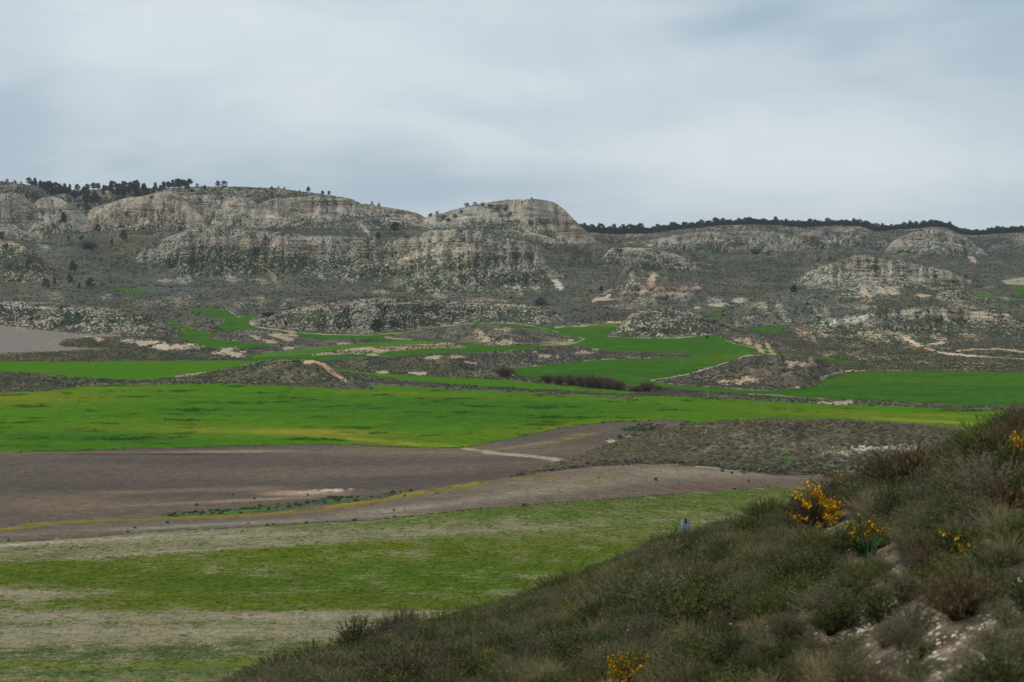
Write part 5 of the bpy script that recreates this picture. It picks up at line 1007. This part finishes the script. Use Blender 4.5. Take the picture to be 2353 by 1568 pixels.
scatter('wheat_cover', pts, .55 + .6 * r_.rand(len(pts)), [PROTO['wheat0']], 'bright green young wheat standing in the wide field', 'crop', seed=605); print('wheat', len(pts))
dn = np.where(zid('ploughed_field', 'fallow_field') & (D2 < 400) & (FLD > .5), .9, 0) * np.clip(.8 + .8 * nst + .5 * n3a, .1, 2); pts, k_, i_ = sample(dn, 606)
scatter('field_weeds', pts, .4 + .6 * r_.rand(len(pts)) ** 2, [PROTO['clod0']], 'clods and dry weeds over the brown ploughed land', 'weeds', seed=607); print('clods', len(pts))

# darker shrubs along the foot of the grass mound
fl = [h for h in HILLS if h and h.get('name') == 'grass mound'][0]['f']; Mp = []; ms_ = []
for q in range(420):
    u = 1185 + (2080 - 1185) * rt.rand(); v = np.interp(u, [p[0] for p in fl], [p[1] for p in fl]) - 1 - abs(rt.randn()) * (3 + 5 * (u - 1185) / 900); Mp.append(list(at(u, v, Dmin=200))); ms_.append(.5 + .8 * rt.rand() ** 1.5 * min(1, (u - 1150) / 250))
for (u, v, ru, rv, n) in [(1815, 985, 60, 9, 30), (1500, 983, 50, 7, 40), (1740, 977, 40, 4, 26), (1960, 975, 30, 3, 14), (1900, 1070, 120, 16, 60), (2060, 1060, 90, 20, 60), (1720, 1060, 90, 12, 40)]:
    for q in range(n): Mp.append(list(at(u + rt.randn() * ru * .5, v + rt.randn() * rv * .5, Dmin=200))); ms_.append(.5 + .5 * rt.rand())
scatter('mound_shrubs', np.array(Mp), np.array(ms_), [PROTO['mid0'], PROTO['mid1'], PROTO['far0']], 'darker low shrubs along the foot and top of the grass mound', 'scrub', seed=608)

# ------------------------------------------------------------------ marker posts, plate, birds
def boxm(x0, x1, y0, y1, z0, z1):
    V = np.array([(x, y, z) for z in (z0, z1) for y in (y0, y1) for x in (x0, x1)], float); return V, np.array([(0, 2, 3, 1), (4, 5, 7, 6), (0, 1, 5, 4), (2, 6, 7, 3), (0, 4, 6, 2), (1, 3, 7, 5)])
def simple(name, col, rough=.6):
    m, t, b = mat(name); n = t.nodes.new('ShaderNodeTexNoise'); n.inputs['Scale'].default_value = 14; n.inputs['Detail'].default_value = 4
    t.links.new(mixc(t, tuple(x * .72 for x in col), tuple(x * 1.2 for x in col), n.outputs['Fac']), b.inputs['Base Color']); b.inputs['Roughness'].default_value = rough; return m
M_YEL = simple('yellow_paint', (.62, .42, .04)); M_ZINC = simple('blue_grey_zinc', (.20, .27, .33), .5); M_RUST = simple('rusty_iron', (.06, .03, .022)); M_BIRD = simple('dark_feather', (.05, .05, .055)); M_SHELL = simple('pale_shell', (.62, .60, .52), .4)
def cyl(r0, r1, z0, z1, n=10, c=(0, 0)):
    a = np.arange(n) * 2 * np.pi / n; V = np.concatenate([np.stack([c[0] + r_ * np.cos(a), c[1] + r_ * np.sin(a), np.full(n, z)], -1) for r_, z in ((r0, z0), (r1, z1), (r1 * .02, z1))])
    F_ = [[k_, (k_ + 1) % n, n + (k_ + 1) % n, n + k_] for k_ in range(n)] + [[n + k_, n + (k_ + 1) % n, 2 * n + (k_ + 1) % n, 2 * n + k_] for k_ in range(n)]
    return V, np.array(F_)
for i, (u, v, hp, lb) in enumerate([(1627, 916, 13, 'thin yellow marker post on the verge right of the stream thicket'), (1166, 866, 9, 'short yellow marker post beside the olive brown stream shrub')]):
    loc = at(u, v, Dmin=300); h = hp * loc.y / F; e = empty('marker_post', loc); mk('pole', [cyl(.07, .06, -.2, h * .86)], [M_YEL], e); mk('cap', [boxm(-.16, .16, -.05, .05, h * .86, h)], [M_YEL], e); tag(e, lb, 'post')
# the blue grey folded sheet on its rusty stake
loc = at(1575, 1240, Dmax=80); D_ = loc.y; s_ = D_ / F
top = ZC + (HV - conv(1575, 1193)[1]) / F * D_
e = empty('marker_plate', loc); hz_ = top - loc.z; wpl = 21 * s_ / 2
tt = np.linspace(-1, 1, 9); zt = hz_ * np.array([1.0, .985, .96, .93, .87, .90, .91, .89, .88]); zb0 = hz_ - 44 * s_
xs = tt * wpl; ys = -.06 * (1 - tt ** 2) - .02
Vp = []
for off in (0, .004):
    for x_, y_, z_ in zip(xs, ys, zt): Vp.append((x_, y_ + off, z_))
    for x_, y_ in zip(xs, ys): Vp.append((x_, y_ + off, zb0))
Fp = [[k_, k_ + 1, 9 + k_ + 1, 9 + k_] for k_ in range(8)] + [[18 + k_, 18 + 9 + k_, 18 + 9 + k_ + 1, 18 + k_ + 1] for k_ in range(8)] + [[k_, 18 + k_, 18 + k_ + 1, k_ + 1] for k_ in range(8)] + [[9 + k_, 9 + k_ + 1, 27 + k_ + 1, 27 + k_] for k_ in range(8)] + [[0, 9, 27, 18], [8, 26, 35, 17]]
mk('plate', [(np.array(Vp), np.array(Fp))], [M_ZINC], e); mk('stake', [cyl(.022, .020, -.3, hz_ * 1.02, c=(.0, .02))], [M_RUST], e); mk('clamp', [boxm(-.03, .03, -.10, .0, hz_ * .90, hz_ * 1.0)], [M_RUST], e)
tag(e, 'blue grey metal plate on a rusty stake at the brow of the near slope', 'marker')
# birds
def bird(u, v, D, span, rz, lb):
    ua, va = conv(u, v); loc = Vector(((ua - CU) / F * D, D, ZC + (HV - va) / F * D)); e = empty('bird', loc, rz)
    V, F_ = [], []
    rings = [(-.45, .02), (-.25, .07), (0, .10), (.22, .07), (.33, .055), (.42, .02)]; n = 8
    for y_, r_ in rings:
        for k_ in range(n): a = k_ * 2 * math.pi / n; V.append((r_ * math.cos(a), y_, r_ * .85 * math.sin(a)))
    for j in range(len(rings) - 1):
        for k_ in range(n): F_.append([j * n + k_, j * n + (k_ + 1) % n, (j + 1) * n + (k_ + 1) % n, (j + 1) * n + k_])
    W = []
    for s in (-1, 1):
        b0 = len(V); V += [(s * .07, .15, .03), (s * .55, .22, .22), (s * 1.0, -.05, .12), (s * .55, -.12, .20), (s * .07, -.16, .02)]
        F_ += [[b0, b0 + 1, b0 + 3, b0 + 4], [b0 + 1, b0 + 2, b0 + 2, b0 + 3]]
    V = np.array(V) * span / 2; F_ = [f if len(set(f)) == 4 else None for f in F_]
    me = bpy.data.meshes.new('body'); allf = [tuple(range(0, n))[::-1]] + [tuple(f) for f in F_ if f] + [(len(V) - 9, len(V) - 8, len(V) - 7), (len(V) - 4, len(V) - 3, len(V) - 2)]
    me.from_pydata([tuple(p) for p in V], [], allf); me.materials.append(M_BIRD); ob = bpy.data.objects.new('body', me); C.objects.link(ob); ob.parent = e; tag(e, lb, 'bird')
bird(719.6, 335, 420, .55, .4, 'left and higher of two tiny birds flying above the far mesa'); bird(801, 358, 360, .55, -.5, 'right and lower of two tiny dark birds above the far mesa')

# ------------------------------------------------------------------ the near slope: bushes
KINDS = {}
for kd, n in (('green', 2), ('grey', 2), ('dark', 2), ('brown', 2), ('lilac', 1), ('grass', 2), ('sedge', 1), ('broom', 2), ('broomb', 1)):
    KINDS[kd] = []
    for q in range(n): KINDS[kd].append(bushmesh(100 + 7 * q + len(kd) * 13, kd, .75, .52))
BME = {}
def bushdata(kd, q):
    q = q % len(KINDS[kd]); k_ = (kd, q)
    if k_ not in BME:
        V, F_, m_i = joinm(*KINDS[kd][q][0]); o = mesh_from('bush', V, F_, KINDS[kd][q][1], smooth=False, midx=m_i); BME[k_] = o.data; bpy.data.objects.remove(o)
    return BME[k_]
NAMES = {'green': 'rosemary_bush', 'grey': 'thyme_bush', 'dark': 'dark_bush', 'brown': 'dry_bush', 'lilac': 'dry_bush', 'grass': 'grass_tuft', 'sedge': 'grass_tuft', 'broom': 'broom_bush', 'broomb': 'broom_bush'}
EXC = []
def keep(pts):
    ua = CU + pts[:, 0] / pts[:, 1] * F; va = HV - F * (pts[:, 2] - ZC) / pts[:, 1]; k_ = np.ones(len(pts), bool)
    for (u, v, w_, h_) in EXC: k_ &= ~((np.abs(ua - u) < w_ * .5) & (va > v - h_ * .15) & (va < v + 40))
    return k_
def near_bush(u, v, wp, hp, kd, label, q=0, group=None, cat='bush', lean=(0, 0)):
    loc = at(u, v, Dmin=4, Dmax=90); s = loc.y / F
    o = bpy.data.objects.new(NAMES[kd], bushdata(kd, q)); C.objects.link(o); o.location = loc - Vector((0, 0, .04)); sx = wp * s / .95; o.scale = (sx, sx, hp * s / .75); o.rotation_euler = (lean[0], lean[1], (u * 1.7 + v) % 6.28); tag(o, label, cat, group); return o
def flowering(u, v, wp, hp, kd, label, q=0, nf=240, zones=None, size=.028, seed=1):
    "broom with yellow blossom: branches and foliage in one part, blossom in another"
    loc = at(u, v, Dmin=4, Dmax=90); s = loc.y / F; q_ = conv(u, v); EXC.append((float(q_[0]), float(q_[1]), wp, hp)); e = empty('flowering_broom', loc - Vector((0, 0, .04))); W_, H_ = wp * s, hp * s
    r = np.random.RandomState(seed); P = stems(r, 240, H_, W_ * .55, segs=5, up=.5, base=.08)
    lm = L_GREEN if kd == 'green' else L_BROWN
    mk('branches', [ribbons(P, .012, .005, r)], [L_TWIG], e); mk('foliage', [leaves(P, r, 20, .055, .009, .3, .6, .8)], [lm], e)
    def fr(p, r_):
        m = np.zeros(len(p), bool)
        for (x, z, rr, k_) in zones: m |= (((p[:, 0] / W_ - x) ** 2 + (p[:, 2] / H_ - z) ** 2) < rr * rr) & (r_.rand(len(p)) < k_)
        return m
    if nf: mk('blossom', [flowers(seed + 5, P, fr, nf, size)], [L_FLOWER], e)
    tag(e, label, 'bush'); return e
near_bush(820, 1522, 100, 118, 'dark', 'dark grey green bush standing out at the left end of the near slope', 0)
near_bush(930, 1490, 84, 95, 'broomb', 'dark brown twiggy bush right of the lone dark green bush')
near_bush(890, 1500, 80, 90, 'broomb', 'reddish brown twiggy bush leaning beside the lone dark green bush', lean=(0, -.35))
near_bush(1010, 1478, 110, 90, 'green', 'olive yellow bush at the brow right of the brown twiggy bush', 1)
near_bush(2105, 1140, 210, 125, 'broomb', 'big dark brown broom bush below the right brow')
near_bush(2060, 1130, 120, 90, 'dark', 'dark bush at the left side of the big brown broom')
near_bush(2295, 1085, 190, 130, 'broom', 'tall dark broom rising at the right edge over the green field', 1)
near_bush(2225, 1080, 120, 85, 'dark', 'dark bush left of the tall broom at the right edge', 1)
near_bush(2345, 1075, 120, 150, 'broomb', 'highest brown broom right at the right edge of the view')
near_bush(1850, 1365, 170, 110, 'dark', 'rounded bush with a very dark hollow on the middle of the near slope', 1)
near_bush(2215, 1420, 190, 130, 'broomb', 'large brown green bush above the gravel at lower right')
near_bush(1655, 1505, 120, 95, 'brown', 'round brown bush low on the near slope left of the gravel')
near_bush(2330, 1260, 130, 90, 'green', 'fresh green bush at the right edge below the yellow broom')
near_bush(1790, 1200, 76, 46, 'lilac', 'small lilac grey bush left of the yellow broom')
near_bush(1700, 1215, 110, 66, 'grey', 'pointed grey green bush on the brow right of the metal plate')
near_bush(1600, 1248, 90, 34, 'lilac', 'low grey twiggy bush right in front of the metal plate')
flowering(1872, 1222, 125, 122, 'brown', 'tall broom with bright yellow blossom on the brow right of centre', nf=900, zones=[(-.42, .85, .13, .9), (-.32, .92, .10, .7), (-.05, .86, .10, .7), (.06, .92, .08, .7), (-.22, .62, .06, .6), (.14, .66, .10, .6), (.34, .46, .19, 1), (.22, .36, .14, .9), (.02, .16, .10, .8), (-.3, .3, .1, .2)], size=.040, seed=3)
flowering(1912, 1172, 110, 100, 'brown', 'open brown broom with a few orange blossoms behind the yellow one', nf=150, zones=[(.3, .75, .25, .4), (.1, .85, .2, .3)], size=.024, seed=9)
flowering(1990, 1275, 110, 92, 'green', 'green bush with scattered yellow blossom behind the sword leaved plant', nf=260, zones=[(0, .75, .45, .45), (.35, .5, .2, .5)], size=.026, seed=12)
flowering(2200, 1272, 100, 66, 'green', 'small bush with orange yellow blossom on the slope right of the sword leaved plant', nf=300, zones=[(-.05, .45, .16, 1), (.28, .6, .12, 1), (-.3, .85, .12, .4)], size=.026, seed=15)
flowering(1448, 1585, 110, 100, 'green', 'bright yellow flowering bush at the bottom edge of the view', nf=900, zones=[(-.2, .8, .3, .8), (.1, .75, .3, .6), (.4, .9, .15, .6), (-.1, .45, .4, .7)], size=.018, seed=18)
flowering(2285, 1050, 70, 70, 'green', 'bush with yellow blossom left of the right edge below the tall broom', nf=260, zones=[(0, .7, .3, .9), (-.2, .5, .2, .6)], size=.032, seed=21)
flowering(2346, 1095, 60, 110, 'green', 'tall bush with yellow blossom cut by the right edge', nf=420, zones=[(0, .85, .35, .9), (.1, .5, .3, .3)], size=.030, seed=24)
flowering(2335, 1165, 80, 60, 'brown', 'bush with faint orange blossom at the right edge above the green one', nf=70, zones=[(0, .7, .5, .4)], size=.024, seed=27)
flowering(1314, 1382, 50, 42, 'brown', 'small bush with orange blossom on the brow left of the metal plate', nf=130, zones=[(0, .8, .3, .9)], size=.028, seed=30)
# sword leaved plants
def sword(u, v, hp, lb, n=26, seed=1):
    loc = at(u, v, Dmin=4, Dmax=90); s = loc.y / F; r = np.random.RandomState(seed); P = stems(r, n, hp * s, hp * s * .42, segs=4, up=.25, base=.10)
    o = mk('sword_leaf_plant', [ribbons(P, .022, .005, r)], [L_IRIS]); o.location = loc; tag(o, lb, 'plant')
sword(1995, 1290, 84, 'bluish green sword leaved plant in front of the blossoming green bush', 34, 3); sword(2098, 1285, 46, 'smaller sword leaved plant right of the tall one', 18, 5); sword(1705, 1575, 50, 'sword leaved plant near the bottom edge', 16, 7)
bu = [660, 715, 770, 870, 960, 1060, 1110, 1165, 1215, 1262, 1330, 1372, 1420, 1462, 1508, 1545, 1640, 1668, 1735, 1775, 1935, 1965, 2010, 2040, 2165, 2190, 2250]
rq = np.random.RandomState(909); kk_ = ['dark', 'broom', 'grey', 'brown', 'green', 'broomb', 'dark']
for q, u in enumerate(bu):
    vb = float(np.interp(u, [600, 780, 1000, 1200, 1330, 1470, 1600, 1740, 1850, 1960, 2060, 2150, 2230], [1590, 1537, 1478, 1412, 1368, 1306, 1262, 1232, 1198, 1153, 1113, 1073, 1050])) + 8
    kd = kk_[rq.randint(7)]; near_bush(u, vb, 62 + 55 * rq.rand(), 40 + 34 * rq.rand(), kd, 'low bush in the row along the brow of the near slope', q, 'bushes along the brow of the near slope')
# long bare twigs above the brow
for i, (u, v, hp, dx, lb) in enumerate([(2202, 1010, 58, -.26, 'left long bare twig rising above the right brow'), (2245, 1012, 56, -.30, 'right long bare twig rising above the right brow'), (858, 1440, 62, .0, 'thin bare twig rising from the lone dark bush'), (2010, 1235, 50, -.4, 'pale dry stalk leaning behind the sword leaved plant')]):
    loc = at(u, v, Dmin=4, Dmax=90); s = loc.y / F; r = np.random.RandomState(i); h = hp * s; tt = np.linspace(0, 1, 7)
    P = np.stack([dx * h * tt + .01 * r.randn(7).cumsum() * h * .5, 0 * tt, h * tt], -1)[None]; side = []
    for q in range(10):
        k_ = r.randint(1, 6); side.append(P[0, k_] + np.linspace(0, 1, 7)[:, None] * np.array([(r.rand() - .5) * .3, (r.rand() - .5) * .2, .18]) * h)
    o = mk('bare_twig', [ribbons(P, .022, .008, r), ribbons(np.array(side), .008, .003, r)], [L_TWIG, L_TWIG]); o.location = loc; tag(o, lb, 'twig')
# snail shells on the twigs
def shell(u, v, lb):
    loc = at(u, v, Dmin=4, Dmax=90); V, F_ = [], []; n = 8; T_ = 22
    for j in range(T_):
        a = j / T_ * 4.2 * math.pi; g = .5 + j / T_; R0 = .0042 * g * g; r0 = .0035 * g * g
        for k_ in range(n): b_ = k_ * 2 * math.pi / n; rr = R0 + r0 * math.cos(b_); V.append((rr * math.cos(a), r0 * math.sin(b_) + .003 * (1 - j / T_) * 2, rr * math.sin(a)))
    for j in range(T_ - 1):
        for k_ in range(n): F_.append([j * n + k_, j * n + (k_ + 1) % n, (j + 1) * n + (k_ + 1) % n, (j + 1) * n + k_])
    o = mk('snail_shell', [(np.array(V), np.array(F_))], [M_SHELL]); s = loc.y / 14.0; o.scale = (s, s, s); o.location = loc + Vector((0, -.25, .35 * min(1, loc.y / 18))); tag(o, lb, 'snail')
shell(1439, 1500, 'tiny white snail shell above the bright yellow bush at the bottom'); shell(1382, 1545, 'tiny white snail shell left of the bright yellow bush at the bottom'); shell(1975, 1260, 'tiny white snail shell by the sword leaved plant')
# many individual shrubs, bigger ones first seen, all over the slope
rb = np.random.RandomState(500)
NKEY = NEAR & VIS & (UA > -100) & (UA < 2480) & (D2 > 6.5) & (D2 < 62)
gfree = np.clip(1.15 - GRAVEL * 1.0, .45, 1)
crest = 0
dn = np.where(NKEY, 1.0 / np.maximum(D2, 9.0) ** .6 * gfree, 0); dn = dn / (dn * CELL).sum() * 230
pts, k_, i_ = sample(dn, 501); pts = pts[keep(pts)]; ww = ['green', 'grey', 'dark', 'brown', 'grey', 'lilac', 'green', 'dark', 'broom', 'green', 'broomb', 'grey']
LBL = {'green': 'olive green low bush on the near shrubby slope', 'grey': 'grey green low bush on the near shrubby slope', 'dark': 'very dark green low bush on the near shrubby slope', 'brown': 'dry brown low bush on the near shrubby slope', 'lilac': 'dry lilac grey low bush on the near shrubby slope', 'broom': 'upright green broom bush on the near shrubby slope', 'broomb': 'upright brown broom bush on the near shrubby slope'}
for q, p in enumerate(pts):
    kd = ww[rb.randint(len(ww))]; s = .42 + .55 * rb.rand() ** 1.3
    if p[1] < 14: s *= .62
    elif p[1] > 34: s *= 1.1
    o = bpy.data.objects.new(NAMES[kd], bushdata(kd, q)); C.objects.link(o); o.location = (p[0], p[1], p[2] - .03); o.scale = (s * 1.25, s * 1.25, s * (.8 + .4 * rb.rand())); o.rotation_euler = (0, 0, rb.rand() * 6.28)
    tag(o, LBL[kd], 'bush', {'green': 'olive green bushes', 'grey': 'grey green bushes', 'dark': 'dark green bushes', 'brown': 'dry brown bushes', 'lilac': 'lilac grey bushes', 'broom': 'green brooms', 'broomb': 'brown brooms'}[kd] + ' of the near slope')
print('bushes', len(pts))
# ground cover between them, uncountable
for kd, u, v, lb in (('green', 1750, 1440, 'olive green tuft left of the gravel patches'), ('grey', 1500, 1420, 'grey green tuft on the middle of the near slope'), ('brown', 1300, 1480, 'dry brown tuft low on the near slope'), ('grass', 1560, 1350, 'pale dry grass tuft below the metal plate'), ('sedge', 1100, 1500, 'grey grass tuft on the left part of the near slope'), ('lilac', 1700, 1330, 'lilac grey tuft on the middle of the near slope'), ('dark', 1400, 1400, 'dark tuft on the brow left of the metal plate')):
    PROTO['n' + kd] = near_bush(u, v, 70, 55, kd, lb, cat='tuft'); PROTO['n' + kd].scale = (.62, .62, .55)
def ncover(name, kd, dens, smin, smax, lb, seed, wh=None):
    dn = np.where(NKEY | (NEAR & (D2 > 6) & (D2 < 60) & (UA > -150) & (UA < 2500)), dens * gfree, 0)
    if wh is not None: dn = dn * wh
    pts, k_, i_ = sample(dn, seed); pts = pts[keep(pts)]; r = np.random.RandomState(seed); sc_ = smin + (smax - smin) * r.rand(len(pts)) ** 1.5; sc_ *= np.clip((pts[:, 1] + 8) / 30, .62, 1.15)
    scatter(name, pts, sc_, [PROTO['n' + k_] for k_ in kd], lb, 'ground cover', seed=seed); print(name, len(pts))
nz = fbm(X, Y, 3.0, 3, 77); nz2 = fbm(X, Y, 5.0, 2, 79)
ncover('low_scrub', ['green', 'grey', 'dark'], 6.0, .30, .75, 'olive and grey green dwarf scrub covering the near slope', 511, np.clip(.75 + .9 * nz, .15, 2))
ncover('dry_scrub', ['brown', 'lilac'], 1.3, .28, .65, 'dry brown and grey twiggy undergrowth on the near slope', 512, np.clip(.6 - 1.2 * nz, .05, 2))
ncover('grass', ['grass', 'sedge', 'grey'], 4.0, .35, .75, 'dry grass growing between the bushes of the near slope', 513, np.clip(.6 + 1.2 * nz2, .1, 2))
# gravel
def stone(seed):
    r = np.random.RandomState(seed); V = unit(np.array([(x, y, z) for x in (-1, 0, 1) for y in (-1, 0, 1) for z in (-1, 0, 1) if (x, y, z) != (0, 0, 0)], float)) * (.75 + .35 * r.rand(26, 1)) * np.array([1, .8, .55])
    import bmesh
    bm = bmesh.new(); [bm.verts.new(p) for p in V]; bmesh.ops.convex_hull(bm, input=bm.verts[:]); me = bpy.data.meshes.new('stone'); bm.to_mesh(me); bm.free(); return me
M_ST = leafmat('pale_stone', (.42, .33, .24), var=.25, tip=(1.25, 1.4, 1.6)); sts = []
for q, (u, v) in enumerate([(2040, 1420), (1930, 1500), (2320, 1440)]):
    me = stone(q); me.materials.append(M_ST); o = bpy.data.objects.new('stone', me); C.objects.link(o); o.location = at(u, v, Dmin=4, Dmax=60); o.scale = (.05,) * 3
    tag(o, ['pale stone on the upper gravel patch of the near slope', 'pale stone on the left gravel patch of the near slope', 'pale stone on the right gravel patch of the near slope'][q], 'stone'); sts.append(o)
dn = np.where(NEAR & (D2 < 45) & (D2 > 6), np.clip(GRAVEL, 0, 1) * 420 + 24, 0); pts, _, _ = sample(dn, 530); r = np.random.RandomState(531)
scatter('gravel', pts, (.010 + .028 * r.rand(len(pts)) ** 3), sts, 'pale loose gravel lying on the bare patches of the near slope', 'gravel', seed=532, sink=.3); print('gravel', len(pts))
# ------------------------------------------------------------------ haze
hz = bpy.data.materials.new('air'); hz.use_nodes = True; t = hz.node_tree; t.nodes.clear()
o_ = t.nodes.new('ShaderNodeOutputMaterial'); v_ = t.nodes.new('ShaderNodeVolumePrincipled'); v_.inputs['Density'].default_value = 5.5e-5; v_.inputs['Color'].default_value = (.80, .88, 1, 1); v_.inputs['Anisotropy'].default_value = .2
t.links.new(v_.outputs[0], o_.inputs['Volume'])
zl, zh_ = float(P3[:, 2].min()) - 1, float(P3[:, 2].max()) + 25
x0, x1, y0, y1 = float(P3[:, 0].min()) - 20, float(P3[:, 0].max()) + 20, -60.0, float(P3[:, 1].max()) + 20
V = [(x, y, z) for z in (zl, zh_) for y in (y0, y1) for x in (x0, x1)]
hb = mesh_from('haze', V, [(0, 2, 3, 1), (4, 5, 7, 6), (0, 1, 5, 4), (2, 6, 7, 3), (0, 4, 6, 2), (1, 3, 7, 5)], [hz], smooth=False)
tag(hb, 'thin pale haze in the air over the valley', 'haze', kind='stuff')
